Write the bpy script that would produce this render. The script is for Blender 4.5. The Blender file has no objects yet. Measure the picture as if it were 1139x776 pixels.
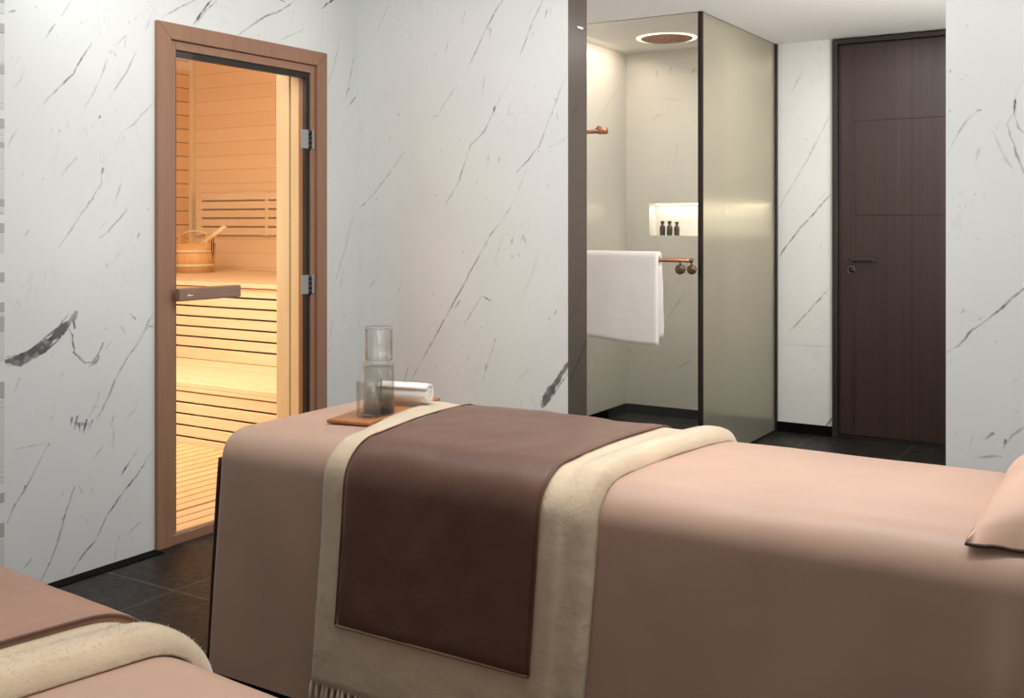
import bpy, bmesh, math, random
import numpy as np
from mathutils import Vector, Matrix, noise

random.seed(7); rng = np.random.default_rng(11)
S = bpy.context.scene
COL = S.collection
PI = math.pi

# ------------------------------------------------------------------ camera
FPX, CX, HY, EYE = 1176.0, 569.5, 247.0, 1.38
FW = np.array([-0.5324, 0.8465, 0.0]); FW /= np.linalg.norm(FW)
RT = np.array([FW[1], -FW[0], 0.0])
cam = bpy.data.cameras.new('camera'); co = bpy.data.objects.new('camera', cam); COL.objects.link(co)
co.location = (0, 0, EYE); co.rotation_euler = (PI/2, 0, math.atan2(-FW[0], FW[1]))
cam.sensor_width = 36; cam.lens = FPX/1139*36; cam.shift_y = -(388-HY)/1139
cam.clip_start = 0.05; cam.clip_end = 60
S.camera = co

# ------------------------------------------------------------------ world, lights, exposure
S.view_settings.view_transform = 'Standard'; S.view_settings.look = 'None'
S.view_settings.gamma = 1; S.view_settings.use_curve_mapping = False
S.view_settings.exposure = 0.0
S.cycles.transparent_max_bounces = 32
W = bpy.data.worlds.new('world'); S.world = W; W.use_nodes = True
bgn = W.node_tree.nodes['Background']
bgn.inputs[0].default_value = (0.93, 0.97, 1.0, 1); bgn.inputs[1].default_value = 0.42

def lamp(name, kind, loc, energy, color, rot=(0, 0, 0), **kw):
    l = bpy.data.lights.new(name, kind); l.energy = energy; l.color = color
    for k, v in kw.items(): setattr(l, k, v)
    o = bpy.data.objects.new(name, l); o.location = loc; o.rotation_euler = rot; COL.objects.link(o); return o
def R(d): return math.radians(d)
lamp('overhead_fill', 'AREA', (-1.2, 2.5, 2.72), 34, (1, 0.985, 0.97), shape='RECTANGLE', size=3.2, size_y=1.8)  # added overhead area light, stands for no panel fixture
lamp('left_wall_fill', 'AREA', (-1.7, 2.5, 2.70), 15, (0.98, 0.995, 1.0), rot=(0, R(46), 0), shape='RECTANGLE', size=0.5, size_y=3.6)  # added to brighten the left wall, no such fixture here
lamp('middle_wall_fill', 'AREA', (-2.2, 2.4, 2.70), 27, (0.97, 0.995, 1.0), rot=(R(52), 0, 0), shape='RECTANGLE', size=2.6, size_y=0.5)  # extra unseen light put in for the middle wall
lamp('right_wall_fill', 'AREA', (0.3, 2.4, 2.70), 22, (0.99, 0.99, 0.98), rot=(R(60), 0, 0), shape='RECTANGLE', size=2.0, size_y=0.5)  # likewise added, lifts the right wall
lamp('bed_downlight', 'SPOT', (-0.80, 2.40, 2.72), 78, (1, 0.96, 0.93), rot=(R(4), 0, 0), spot_size=R(50), spot_blend=1.0, shadow_soft_size=0.05)
lamp('near_bed_downlight', 'SPOT', (-1.1, 0.7, 2.66), 66, (1, 0.93, 0.85), rot=(0, 0, 0), spot_size=R(55), spot_blend=1.0, shadow_soft_size=0.08)
lamp('lobby_fill', 'AREA', (-1.3, 5.6, 2.53), 15, (1, 0.97, 0.94), shape='RECTANGLE', size=0.7, size_y=1.6)  # added area light without a fixture, fills the lobby
lamp('lobby_ceiling_fill', 'AREA', (-0.35, 4.78, 1.3), 34, (1, 0.95, 0.92), rot=(R(20), R(145), 0), shape='RECTANGLE', size=0.5, size_y=0.5)  # hidden behind the right wall, added to brighten the lobby ceiling
lamp('shower_cove_light', 'AREA', (-3.2, 6.1, 2.57), 6, (1, 0.82, 0.66), rot=(0, R(22), 0), shape='RECTANGLE', size=0.12, size_y=1.3)
lamp('shower_light', 'AREA', (-2.7, 6.0, 2.57), 10, (1, 0.95, 0.91), shape='DISK', size=0.25)
lamp('sauna_fill', 'AREA', (-5.2, 3.4, 2.85), 104, (1, 0.92, 0.80), rot=(R(25), R(20), 0), shape='RECTANGLE', size=1.6, size_y=1.0)  # unseen area light added to brighten the sauna
lamp('sauna_bench_fill', 'AREA', (-5.1, 3.3, 1.5), 18, (1, 0.92, 0.78), rot=(R(35), R(10), 0), shape='RECTANGLE', size=1.2, size_y=0.3)  # added area light floating before the benches to brighten them
lamp('sauna_door_fill', 'AREA', (-4.6, 3.2, 2.5), 5, (1, 0.92, 0.8), rot=(R(60), 0, R(-25)), shape='DISK', size=0.4)  # another unseen fill added inside the door, no lamp modelled

# ------------------------------------------------------------------ geometry of seeing a point of the plan
def _ray(x, y): return FW + (x-CX)/FPX*RT + np.array([0, 0, -(y-HY)/FPX])
def onX(x, y, c): d = _ray(x, y); return np.array([0, 0, EYE]) + d*(c/d[0])
def onY(x, y, c): d = _ray(x, y); return np.array([0, 0, EYE]) + d*(c/d[1])

# ------------------------------------------------------------------ materials
def lin(c):
    return tuple(((v/255)/12.92 if v/255 <= 0.04045 else ((v/255+0.055)/1.055)**2.4) for v in c) + (1,)
class NT:
    def __init__(s, name):
        s.m = bpy.data.materials.new(name); s.m.use_nodes = True
        s.t = s.m.node_tree; s.t.nodes.clear()
        s.out = s.n('ShaderNodeOutputMaterial')
    def n(s, typ, **kw):
        nd = s.t.nodes.new(typ)
        for k, v in kw.items():
            if k.startswith('i_'):
                nd.inputs[k[2:].replace('_', ' ')].default_value = v
            else: setattr(nd, k, v)
        return nd
    def l(s, a, b): s.t.links.new(a, b)
    def math(s, op, a, b=None, clamp=False):
        nd = s.n('ShaderNodeMath', operation=op, use_clamp=clamp)
        for i, v in enumerate((a, b)):
            if v is None: continue
            if isinstance(v, (int, float)): nd.inputs[i].default_value = v
            else: s.l(v, nd.inputs[i])
        return nd.outputs[0]
    def mix(s, fac, a, b):
        nd = s.n('ShaderNodeMix', data_type='RGBA')
        for i, v in ((0, fac), (6, a), (7, b)):
            if isinstance(v, (int, float, tuple)): nd.inputs[i].default_value = v
            else: s.l(v, nd.inputs[i])
        return nd.outputs[2]
    def ramp(s, fac, lo, hi, a=0.0, b=1.0):
        nd = s.n('ShaderNodeMapRange'); nd.inputs[1].default_value = lo; nd.inputs[2].default_value = hi
        nd.inputs[3].default_value = a; nd.inputs[4].default_value = b
        s.l(fac, nd.inputs[0]); return nd.outputs[0]
    def coords(s, scale=(1, 1, 1), rot=(0, 0, 0)):
        tc = s.n('ShaderNodeTexCoord'); mp = s.n('ShaderNodeMapping')
        mp.inputs['Scale'].default_value = scale; mp.inputs['Rotation'].default_value = rot
        s.l(tc.outputs['Object'], mp.inputs['Vector']); return mp.outputs[0]
    def noise(s, vec, scale, detail=3, rough=0.5, dist=0.0):
        nd = s.n('ShaderNodeTexNoise'); s.l(vec, nd.inputs['Vector'])
        nd.inputs['Scale'].default_value = scale; nd.inputs['Detail'].default_value = detail
        nd.inputs['Roughness'].default_value = rough; nd.inputs['Distortion'].default_value = dist
        return nd.outputs['Fac']
    def bsdf(s, color, rough=0.5, **kw):
        p = s.n('ShaderNodeBsdfPrincipled')
        if isinstance(color, tuple): p.inputs['Base Color'].default_value = color
        else: s.l(color, p.inputs['Base Color'])
        if isinstance(rough, (int, float)): p.inputs['Roughness'].default_value = rough
        else: s.l(rough, p.inputs['Roughness'])
        for k, v in kw.items(): p.inputs[k.replace('_', ' ')].default_value = v
        s.l(p.outputs[0], s.out.inputs[0]); s.p = p; return p
    def bump(s, h, strength, dist):
        b = s.n('ShaderNodeBump'); b.inputs['Strength'].default_value = strength; b.inputs['Distance'].default_value = dist
        s.l(h, b.inputs['Height']); s.l(b.outputs[0], s.p.inputs['Normal'])

def plain(name, c, rough=0.5, **kw):
    k = NT(name); k.bsdf(lin(c), rough, **kw); return k.m

def marble(name, base, vein, rough=0.3, spec=0.4, faint=0.5):
    k = NT(name)
    at = k.n('ShaderNodeAttribute', attribute_name='vein')
    v = k.coords()
    cloud = k.noise(v, 1.7, 4, 0.6)
    v2 = k.coords(scale=(1.6, 1.6, 0.7), rot=(0.5, 0.45, 0))
    wisp = k.noise(v2, 5.5, 6, 0.65, 0.6)
    w = k.math('ABSOLUTE', k.math('SUBTRACT', wisp, 0.5))
    w = k.ramp(w, 0.0, 0.012, 1, 0)
    gate = k.ramp(k.noise(v, 3.1, 2), 0.55, 0.75, 0, faint)
    w = k.math('MULTIPLY', w, gate)
    spk = k.ramp(k.noise(v2, 42, 2, 0.5), 0.735, 0.80, 0, 0.55)
    c = k.mix(k.ramp(cloud, 0.35, 0.75, 0, 0.6), lin(base), lin(tuple(int(x*0.955) for x in base)))
    tot = k.math('MAXIMUM', k.math('MAXIMUM', w, spk), at.outputs['Fac'], clamp=True)
    c = k.mix(tot, c, lin(vein))
    k.bsdf(c, rough); k.p.inputs['Specular IOR Level'].default_value = spec
    return k.m

def wood(name, a, b, scale=(1, 1, 1), rough=0.5, pitch=None, axis='Z', seam=0.012, seamcol=(60, 35, 18), streak=14):
    """grain runs along the axis with the smallest scale; pitch draws board joints across axis"""
    k = NT(name)
    v = k.coords(scale)
    g = k.noise(v, streak, 5, 0.6, 0.4)
    g2 = k.noise(v, streak*0.22, 3, 0.5)
    f = k.math('ADD', k.math('MULTIPLY', g, 0.55), k.math('MULTIPLY', g2, 0.45))
    f = k.ramp(f, 0.34, 0.66)
    if pitch:
        tc = k.n('ShaderNodeTexCoord'); sp = k.n('ShaderNodeSeparateXYZ'); k.l(tc.outputs['Object'], sp.inputs[0])
        t = k.math('DIVIDE', sp.outputs[axis], pitch)
        cell = k.math('FLOOR', t)
        wn = k.n('ShaderNodeTexWhiteNoise', noise_dimensions='1D'); k.l(cell, wn.inputs['W'])
        f = k.math('ADD', k.math('MULTIPLY', f, 0.55), k.math('MULTIPLY', wn.outputs['Value'], 0.45))
        fr = k.math('FRACT', t)
        sm = k.math('LESS_THAN', fr, seam/pitch)
    c = k.mix(f, lin(a), lin(b))
    if pitch: c = k.mix(k.math('MULTIPLY', sm, 0.75), c, lin(seamcol))
    k.bsdf(c, rough); k.bump(g, 0.12, 0.002)
    return k.m

def fabric(name, c, rough=0.6, sheen=0.3, weave=900, bump=0.12, vary=0.08, spec=0.35, tint=None):
    k = NT(name)
    v = k.coords()
    n1 = k.noise(v, 3.2, 3); n2 = k.noise(v, weave, 1)
    dark = tuple(max(0, x*(1-vary*1.6)) for x in c); lite = tuple(min(255, x*(1+vary*0.5)) for x in c)
    k.bsdf(k.mix(n1, lin(dark), lin(lite)), rough)
    k.p.inputs['Sheen Weight'].default_value = sheen
    k.p.inputs['Sheen Roughness'].default_value = 0.4
    if tint: k.p.inputs['Sheen Tint'].default_value = lin(tint)
    k.p.inputs['Specular IOR Level'].default_value = spec
    n3 = k.noise(v, 14, 3, 0.5)
    h = k.math('ADD', k.math('MULTIPLY', n2, 0.1), n3)
    k.bump(h, bump, 0.01)
    return k.m

def clear_glass(name, tint=(1, 1, 1, 1), refl=1.0, ior=1.45, rim=0.0):
    k = NT(name)
    tr = k.n('ShaderNodeBsdfTransparent'); tr.inputs[0].default_value = tint
    if rim:
        lr = k.n('ShaderNodeLayerWeight'); lr.inputs['Blend'].default_value = 0.5
        k.l(k.mix(k.math('MULTIPLY', k.math('POWER', lr.outputs['Facing'], 5.0), rim), tint, (0.10, 0.10, 0.095, 1)), tr.inputs[0])
    gl = k.n('ShaderNodeBsdfGlossy'); gl.inputs['Roughness'].default_value = 0.02
    lw = k.n('ShaderNodeLayerWeight'); lw.inputs['Blend'].default_value = 0.5
    fr = k.math('ADD', k.math('MULTIPLY', k.math('POWER', lw.outputs['Facing'], 4.0), 0.75), 0.04)
    mx = k.n('ShaderNodeMixShader'); k.l(k.math('MULTIPLY', fr, refl), mx.inputs[0])
    k.l(tr.outputs[0], mx.inputs[1]); k.l(gl.outputs[0], mx.inputs[2]); k.l(mx.outputs[0], k.out.inputs[0]); return k.m

def gradient_glass(name, dark, lite, z0, z1, refl):
    m = clear_glass(name, (1, 1, 1, 1), refl); t = m.node_tree
    tr = [n for n in t.nodes if n.type == 'BSDF_TRANSPARENT'][0]
    tc = t.nodes.new('ShaderNodeTexCoord'); sp = t.nodes.new('ShaderNodeSeparateXYZ'); mr = t.nodes.new('ShaderNodeMapRange'); mx = t.nodes.new('ShaderNodeMix'); mx.data_type = 'RGBA'
    t.links.new(tc.outputs['Object'], sp.inputs[0]); t.links.new(sp.outputs['Z'], mr.inputs[0]); mr.inputs[1].default_value = z0; mr.inputs[2].default_value = z1
    t.links.new(mr.outputs[0], mx.inputs[0]); mx.inputs[6].default_value = dark; mx.inputs[7].default_value = lite; t.links.new(mx.outputs[2], tr.inputs[0])
    return m

def frosted_glass(name):
    k = NT(name)
    g = k.n('ShaderNodeBsdfRefraction'); g.inputs['Color'].default_value = lin((246, 245, 236)); g.inputs['Roughness'].default_value = 0.5
    g.inputs['IOR'].default_value = 1.06
    d = k.n('ShaderNodeBsdfDiffuse'); d.inputs[0].default_value = lin((205, 203, 192))
    t = k.n('ShaderNodeBsdfTranslucent'); t.inputs[0].default_value = lin((225, 222, 208))
    m1 = k.n('ShaderNodeMixShader'); m1.inputs[0].default_value = 0.5; k.l(d.outputs[0], m1.inputs[1]); k.l(t.outputs[0], m1.inputs[2])
    m2 = k.n('ShaderNodeMixShader'); m2.inputs[0].default_value = 0.30; k.l(g.outputs[0], m2.inputs[1]); k.l(m1.outputs[0], m2.inputs[2])
    gl = k.n('ShaderNodeBsdfGlossy'); gl.inputs['Roughness'].default_value = 0.12
    lw = k.n('ShaderNodeLayerWeight'); lw.inputs['Blend'].default_value = 0.5
    m3 = k.n('ShaderNodeMixShader'); k.l(k.math('ADD', k.math('MULTIPLY', k.math('POWER', lw.outputs['Facing'], 5.0), 0.5), 0.02), m3.inputs[0]); k.l(m2.outputs[0], m3.inputs[1]); k.l(gl.outputs[0], m3.inputs[2])
    k.l(m3.outputs[0], k.out.inputs[0]); return k.m

def emit(name, c, s):
    k = NT(name); e = k.n('ShaderNodeEmission'); e.inputs[0].default_value = lin(c); e.inputs[1].default_value = s
    k.l(e.outputs[0], k.out.inputs[0]); return k.m

def slate(name):
    k = NT(name)
    v = k.coords()
    mp = k.n('ShaderNodeMapping'); mp.inputs['Location'].default_value = (0.18, 0.32, 0); k.l(v, mp.inputs['Vector'])
    br = k.n('ShaderNodeTexBrick'); k.l(mp.outputs[0], br.inputs['Vector'])
    br.offset = 0.0; br.inputs['Scale'].default_value = 1.0
    br.inputs['Brick Width'].default_value = 0.6; br.inputs['Row Height'].default_value = 0.6
    br.inputs['Mortar Size'].default_value = 0.005; br.inputs['Mortar Smooth'].default_value = 0.3
    n = k.noise(v, 5, 6, 0.65); n2 = k.noise(v, 26, 4, 0.6)
    c = k.mix(k.ramp(n, 0.3, 0.7), lin((20, 19, 18)), lin((42, 38, 34)))
    wsp = k.math('MULTIPLY', k.ramp(k.math('ABSOLUTE', k.math('SUBTRACT', k.noise(v, 2.2, 5, 0.6, 0.5), 0.5)), 0, 0.008, 1, 0), k.ramp(n2, 0.5, 0.65, 0, 0.5))
    c = k.mix(wsp, c, lin((96, 90, 82)))
    c = k.mix(k.math('MULTIPLY', br.outputs['Fac'], 0.7), c, lin((92, 86, 78)))
    k.bsdf(c, k.ramp(n2, 0.3, 0.7, 0.36, 0.55)); k.p.inputs['Specular IOR Level'].default_value = 0.3; k.bump(n2, 0.25, 0.004)
    return k.m

M = dict(
    marble=marble('white_marble', (226, 227, 224), (64, 64, 64), faint=0.22),
    marble_warm=marble('shower_marble', (214, 211, 205), (105, 92, 78), rough=0.16, spec=0.6, faint=0.25),
    taupe=marble('taupe_stone', (88, 79, 71), (40, 33, 28), rough=0.3, faint=0.15),
    plaster=plain('ceiling_paint', (228, 226, 224), 0.8),
    slate=slate('dark_slate'),
    black=plain('black_base', (9, 8, 8), 0.8, Specular_IOR_Level=0.1),
    frame=wood('door_frame_wood', (144, 106, 82), (158, 118, 93), scale=(6, 6, 0.5), rough=0.5),
    cedar=wood('cedar_boards', (234, 200, 156), (242, 212, 172), scale=(0.35, 0.35, 6), rough=0.55, pitch=0.123, seam=0.004, seamcol=(200, 146, 92), streak=5),
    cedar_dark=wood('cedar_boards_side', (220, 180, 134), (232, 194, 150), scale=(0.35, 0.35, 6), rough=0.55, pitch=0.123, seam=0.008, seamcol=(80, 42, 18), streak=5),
    pine=wood('pale_bench_wood', (230, 200, 160), (242, 218, 182), scale=(0.5, 6, 6), rough=0.5, streak=5),
    pine_v=wood('pale_jamb_wood', (222, 200, 158), (234, 214, 176), scale=(6, 6, 0.4), rough=0.5, streak=5),
    duck=wood('duckboard_wood', (222, 176, 128), (236, 196, 148), scale=(6, 0.5, 6), rough=0.5, streak=5),
    bucket=wood('bucket_wood', (214, 160, 96), (230, 182, 116), scale=(5, 5, 0.5), rough=0.5, streak=9),
    walnut=wood('dark_walnut', (42, 29, 26), (62, 44, 38), scale=(10, 10, 0.35), rough=0.42, pitch=0.026, axis='X', seam=0.002, seamcol=(28, 17, 15), streak=7),
    dkframe=plain('dark_door_frame', (44, 36, 32), 0.4),
    tray=wood('tray_wood', (150, 92, 44), (186, 124, 68), scale=(6, 0.6, 6), rough=0.42, streak=8),
    handle=wood('handle_wood', (136, 104, 86), (152, 118, 98), scale=(6, 0.5, 6), rough=0.4),
    steel=plain('brushed_steel', (158, 157, 154), 0.42, Metallic=0.35),
    steeldk=plain('hinge_knuckle', (70, 68, 66), 0.35, Metallic=0.9),
    copper=plain('brushed_copper', (172, 112, 84), 0.34, Metallic=0.75),
    copperdk=plain('aged_bronze', (118, 98, 72), 0.34, Metallic=0.8),
    bronze=plain('dark_bronze', (52, 42, 36), 0.4, Metallic=0.6),
    gasket=plain('black_seal', (18, 15, 14), 0.5),
    lock=plain('lock_metal', (120, 112, 104), 0.25, Metallic=0.9),
    sheet=fabric('rose_taupe_satin_sheet', (194, 160, 140), rough=0.46, sheen=0.35, bump=0.16, tint=(255, 225, 205)),
    sheetdk=fabric('dark_brown_cloth', (92, 62, 48), rough=0.6),
    runner=fabric('brown_satin_runner', (108, 76, 62), rough=0.42, sheen=0.3, bump=0.22, vary=0.12, tint=(240, 190, 165)),
    rose=fabric('sheen_lightened_runner', (168, 126, 106), rough=0.45, sheen=0.35, bump=0.2, tint=(255, 215, 195)),  # same brown runner, its grazing sheen painted in as a lighter base
    piping=fabric('runner_piping', (150, 112, 90), rough=0.4),
    wool=fabric('cream_wool', (230, 208, 178), rough=0.95, sheen=0.6, weave=260, bump=0.6, vary=0.12, spec=0.1),
    towel=fabric('white_terry', (238, 233, 228), rough=0.95, sheen=0.4, weave=700, bump=0.3, vary=0.03, spec=0.1),
    pillow=fabric('blush_pillow', (222, 184, 160), rough=0.5, sheen=0.3, bump=0.18, tint=(255, 230, 215)),
    pipedk=fabric('dark_pillow_piping', (60, 32, 24), rough=0.5),
    glass=clear_glass('clear_glass', (0.97, 0.975, 0.96, 1), 0.8),
    sglass=clear_glass('sauna_glass', (0.97, 0.95, 0.92, 1), 0.25),
    tumbler=clear_glass('tumbler_glass', (0.97, 0.97, 0.965, 1), 1.0, rim=0.6),
    smoke=gradient_glass('smoky_glass', (0.60, 0.60, 0.59, 1), (0.965, 0.965, 0.955, 1), 0.0, 0.10, 1.0),
    smokedk=clear_glass('smoky_glass_base', (0.45, 0.45, 0.44, 1), 1.0),
    water=clear_glass('water', (0.95, 0.945, 0.915, 1), 0.6, rim=0.5),
    frost=frosted_glass('frosted_glass'),
    bottle=plain('dark_bottle', (74, 64, 54), 0.25, Metallic=0.2),
    bottlecap=plain('bottle_cap', (58, 48, 40), 0.3),
    ring=emit('ring_glow', (255, 236, 212), 2.4),
    led=emit('niche_led', (255, 226, 190), 4.5),
    white=plain('white_plastic', (238, 236, 232), 0.4),
    cord=plain('dark_cord', (92, 30, 28), 0.6),
)

# ------------------------------------------------------------------ object helpers
def link(name, me, mat=None, parent=None, smooth=False, kind=None):
    o = bpy.data.objects.new(name, me); COL.objects.link(o)
    if mat is not None and not me.materials:
        for mm in (mat if isinstance(mat, list) else [mat]): me.materials.append(mm)
    if smooth: me.polygons.foreach_set('use_smooth', [True]*len(me.polygons))
    if parent is not None: o.parent = parent
    if kind: o['kind'] = kind
    return o
def frombm(name, bm, mat, parent=None, smooth=False, kind=None):
    bmesh.ops.recalc_face_normals(bm, faces=bm.faces[:])
    me = bpy.data.meshes.new(name); bm.to_mesh(me); bm.free()
    return link(name, me, mat, parent, smooth, kind)
def pyd(name, v, f, mat, parent=None, smooth=True, kind=None, recalc=True):
    me = bpy.data.meshes.new(name); me.from_pydata([tuple(map(float, p)) for p in v], [], f); me.update()
    if recalc:
        bm = bmesh.new(); bm.from_mesh(me); bmesh.ops.recalc_face_normals(bm, faces=bm.faces[:]); bm.to_mesh(me); bm.free()
    return link(name, me, mat, parent, smooth, kind)
def thing(name, label, cat, loc=(0, 0, 0), rz=0, group=None, kind=None):
    o = bpy.data.objects.new(name, None); COL.objects.link(o); o.location = loc; o.rotation_euler = (0, 0, rz)
    o.empty_display_size = 0.1
    if label: o['label'] = label
    if cat: o['category'] = cat
    if group: o['group'] = group
    if kind: o['kind'] = kind
    return o
def tag(o, label, cat, group=None, kind=None):
    if label: o['label'] = label
    if cat: o['category'] = cat
    if group: o['group'] = group
    if kind: o['kind'] = kind
    return o
def box(bm, x0, x1, y0, y1, z0, z1, bev=0.0, seg=2):
    r = bmesh.ops.create_cube(bm, size=1.0); vs = r['verts']
    bmesh.ops.scale(bm, vec=(x1-x0, y1-y0, z1-z0), verts=vs)
    bmesh.ops.translate(bm, vec=((x0+x1)/2, (y0+y1)/2, (z0+z1)/2), verts=vs)
    if bev > 0:
        es = list({e for v in vs for e in v.link_edges})
        bmesh.ops.bevel(bm, geom=es, offset=bev, segments=seg, affect='EDGES', profile=0.5)
def boxes(name, lst, mat, parent=None, bev=0.002, kind=None):
    bm = bmesh.new()
    for b in lst: box(bm, *b, bev=bev)
    return frombm(name, bm, mat, parent, kind=kind)
def lathe(name, prof, mat, parent=None, seg=40, loc=(0, 0, 0), axis='Z', kind=None):
    v, f = [], []
    n = len(prof)
    for i in range(seg):
        a = 2*PI*i/seg
        for r, z in prof: v.append((r*math.cos(a), r*math.sin(a), z))
    for i in range(seg):
        j = (i+1) % seg
        for k in range(n-1): f.append((i*n+k, j*n+k, j*n+k+1, i*n+k+1))
    me = bpy.data.meshes.new(name); me.from_pydata(v, [], f)
    bm = bmesh.new(); bm.from_mesh(me); bmesh.ops.remove_doubles(bm, verts=bm.verts[:], dist=1e-6)
    bmesh.ops.recalc_face_normals(bm, faces=bm.faces[:])
    rot = {'Z': Matrix(), 'X': Matrix.Rotation(PI/2, 4, 'Y'), 'Y': Matrix.Rotation(-PI/2, 4, 'X')}[axis]
    bmesh.ops.transform(bm, matrix=Matrix.Translation(loc) @ rot, verts=bm.verts[:])
    bm.to_mesh(me); bm.free()
    return link(name, me, mat, parent, True, kind)
def tube(name, pts, rad, mat, parent=None, seg=12, cyclic=False, cap=True):
    pts = [Vector(p) for p in pts]; n = len(pts); v, f = [], []
    up = Vector((0, 0, 1)); prev = None
    for i, p in enumerate(pts):
        a = pts[(i-1) % n] if (cyclic or i > 0) else pts[0]; b = pts[(i+1) % n] if (cyclic or i < n-1) else pts[-1]
        t = (b-a).normalized()
        if prev is None: x = t.orthogonal().normalized()
        else: x = (prev - t*prev.dot(t)).normalized()
        prev = x; y = t.cross(x); r = rad[i] if isinstance(rad, (list, tuple)) else rad
        for k in range(seg):
            q = 2*PI*k/seg; v.append(p + x*r*math.cos(q) + y*r*math.sin(q))
    for i in range(n if cyclic else n-1):
        j = (i+1) % n
        for k in range(seg): f.append((i*seg+k, i*seg+(k+1) % seg, j*seg+(k+1) % seg, j*seg+k))
    if cap and not cyclic:
        f.append(tuple(range(seg))); f.append(tuple((n-1)*seg+k for k in range(seg)))
    return pyd(name, v, f, mat, parent)

# ------------------------------------------------------------------ marble slabs with veins of their own
def crop(ox, oy, sc, lst):
    return [(w, d, [(ox+x/sc, oy+y/sc) for x, y in p]) for w, d, p in lst]
def slab(name, plane, c, u0, u1, v0, v1, res, mat, strokes=(), holes=(), thick=0.03, back=1, rnd=0, kind='structure', seed=1):
    """upright slab in plane X=c or Y=c; u is the other horizontal axis; the vein pattern is an attribute of its face"""
    r = np.random.default_rng(seed)
    us = np.linspace(u0, u1, max(2, int((u1-u0)/res)+1)); vs = np.linspace(v0, v1, max(2, int((v1-v0)/res)+1))
    for h in holes:   # snap grid lines to the hole edges
        for e in (h[0], h[1]): us[np.argmin(abs(us-e))] = e
        for e in (h[2], h[3]): vs[np.argmin(abs(vs-e))] = e
    nu, nv = len(us), len(vs)
    D = np.zeros((nv, nu), np.float32)
    U, V = np.meshgrid(us, vs)
    def field(cell):
        a = r.normal(0, 1, (int((v1-v0)/cell)+3, int((u1-u0)/cell)+3)); fu = (U-u0)/cell; fv = (V-v0)/cell
        i, j = fu.astype(int), fv.astype(int); x, y = fu-i, fv-j; x = x*x*(3-2*x); y = y*y*(3-2*y)
        return ((a[j, i]*(1-x)+a[j, i+1]*x)*(1-y)+(a[j+1, i]*(1-x)+a[j+1, i+1]*x)*y).astype(np.float32)
    rough_ = (field(0.05)*0.5+field(0.02)*0.45+field(0.009)*0.35) if strokes else np.zeros_like(U)
    dens_ = np.clip(0.95+0.30*(field(0.06)+field(0.02)*0.7), 0.25, 1.25) if strokes else np.ones_like(U)
    def draw(poly, w, d, jit=0.004):
        pts = []
        for a, b in zip(poly[:-1], poly[1:]):
            L = math.hypot(b[0]-a[0], b[1]-a[1]); n = max(1, int(L/0.012))
            for i in range(n): t = i/n; pts.append((a[0]+(b[0]-a[0])*t, a[1]+(b[1]-a[1])*t))
        pts.append(tuple(poly[-1])); pts = np.array(pts)
        k = np.cumsum(r.normal(0, jit*0.35, pts.shape), 0); k -= np.linspace(0, 1, len(pts))[:, None]*k[-1]
        pts = pts + k*0.6 + r.normal(0, jit*0.14, pts.shape)
        n = len(pts)
        wid = w*(0.75+0.5*r.random(n)); den = d*(0.7+0.6*r.random(n))
        den = np.convolve(np.pad(den, 2, 'edge'), np.ones(5)/5, 'valid'); wid = np.convolve(np.pad(wid, 2, 'edge'), np.ones(5)/5, 'valid')
        tp = np.minimum(np.arange(n), np.arange(n)[::-1])/max(1, min(6, n/2)); wid = wid*np.clip(0.35+tp, 0.35, 1)
        for i in range(n-1):
            a, b = pts[i], pts[i+1]; m = wid[i]*0.8+0.008
            i0, i1 = np.searchsorted(us, [min(a[0], b[0])-m, max(a[0], b[0])+m]); j0, j1 = np.searchsorted(vs, [min(a[1], b[1])-m, max(a[1], b[1])+m])
            if i1 <= i0 or j1 <= j0: continue
            P = np.stack([U[j0:j1, i0:i1]-a[0], V[j0:j1, i0:i1]-a[1]], -1); ab = b-a
            t = np.clip((P@ab)/(ab@ab+1e-12), 0, 1); dist = np.hypot(P[..., 0]-t*ab[0], P[..., 1]-t*ab[1])
            dist = dist + rough_[j0:j1, i0:i1]*min(0.0032, wid[i]*0.25)
            val = den[i]*(dens_[j0:j1, i0:i1] if w < 0.012 else np.clip(dens_[j0:j1, i0:i1], 0.8, 1.05))*np.clip((wid[i]*0.5+res*0.5-dist)/(res*1.1), 0, 1)
            D[j0:j1, i0:i1] = np.maximum(D[j0:j1, i0:i1], val)
    for w, d, p in strokes:
        poly = []
        for x, y in p:
            q = onX(x, y, c) if plane == 'X' else onY(x, y, c)
            poly.append((q[1] if plane == 'X' else q[0], q[2]))
        draw(poly, w*(0.0037 if w < 3 else 0.0035), min(1.0, d*1.3))
    for i in range(rnd):   # small stray flecks
        u, v = r.uniform(u0, u1), r.uniform(v0, v1); L = r.exponential(0.012)+0.003; a = R(r.normal(58, 16))
        draw([(u, v), (u+L*math.cos(a), v+L*math.sin(a))], 0.003, r.uniform(0.12, 0.6), 0.002)
    co_ = np.zeros((nv*nu, 3)); U, V = np.meshgrid(us, vs)
    if plane == 'X': co_[:, 0] = c; co_[:, 1] = U.ravel(); co_[:, 2] = V.ravel()
    else: co_[:, 1] = c; co_[:, 0] = U.ravel(); co_[:, 2] = V.ravel()
    uc = (us[:-1]+us[1:])/2; vc = (vs[:-1]+vs[1:])/2
    keep = np.ones((nv-1, nu-1), bool)
    for h in holes: keep &= ~((uc[None, :] > h[0]) & (uc[None, :] < h[1]) & (vc[:, None] > h[2]) & (vc[:, None] < h[3]))
    J, I = np.nonzero(keep); b = J*nu+I
    q = np.stack([b, b+1, b+nu+1, b+nu], 1)
    flip = (plane == 'X' and back > 0) or (plane == 'Y' and back < 0)
    if flip: q = q[:, ::-1]
    # solid: rear face with the same holes, coarse, is left to the wall core behind
    me = bpy.data.meshes.new(name)
    me.vertices.add(len(co_)); me.vertices.foreach_set('co', co_.ravel())
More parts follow.
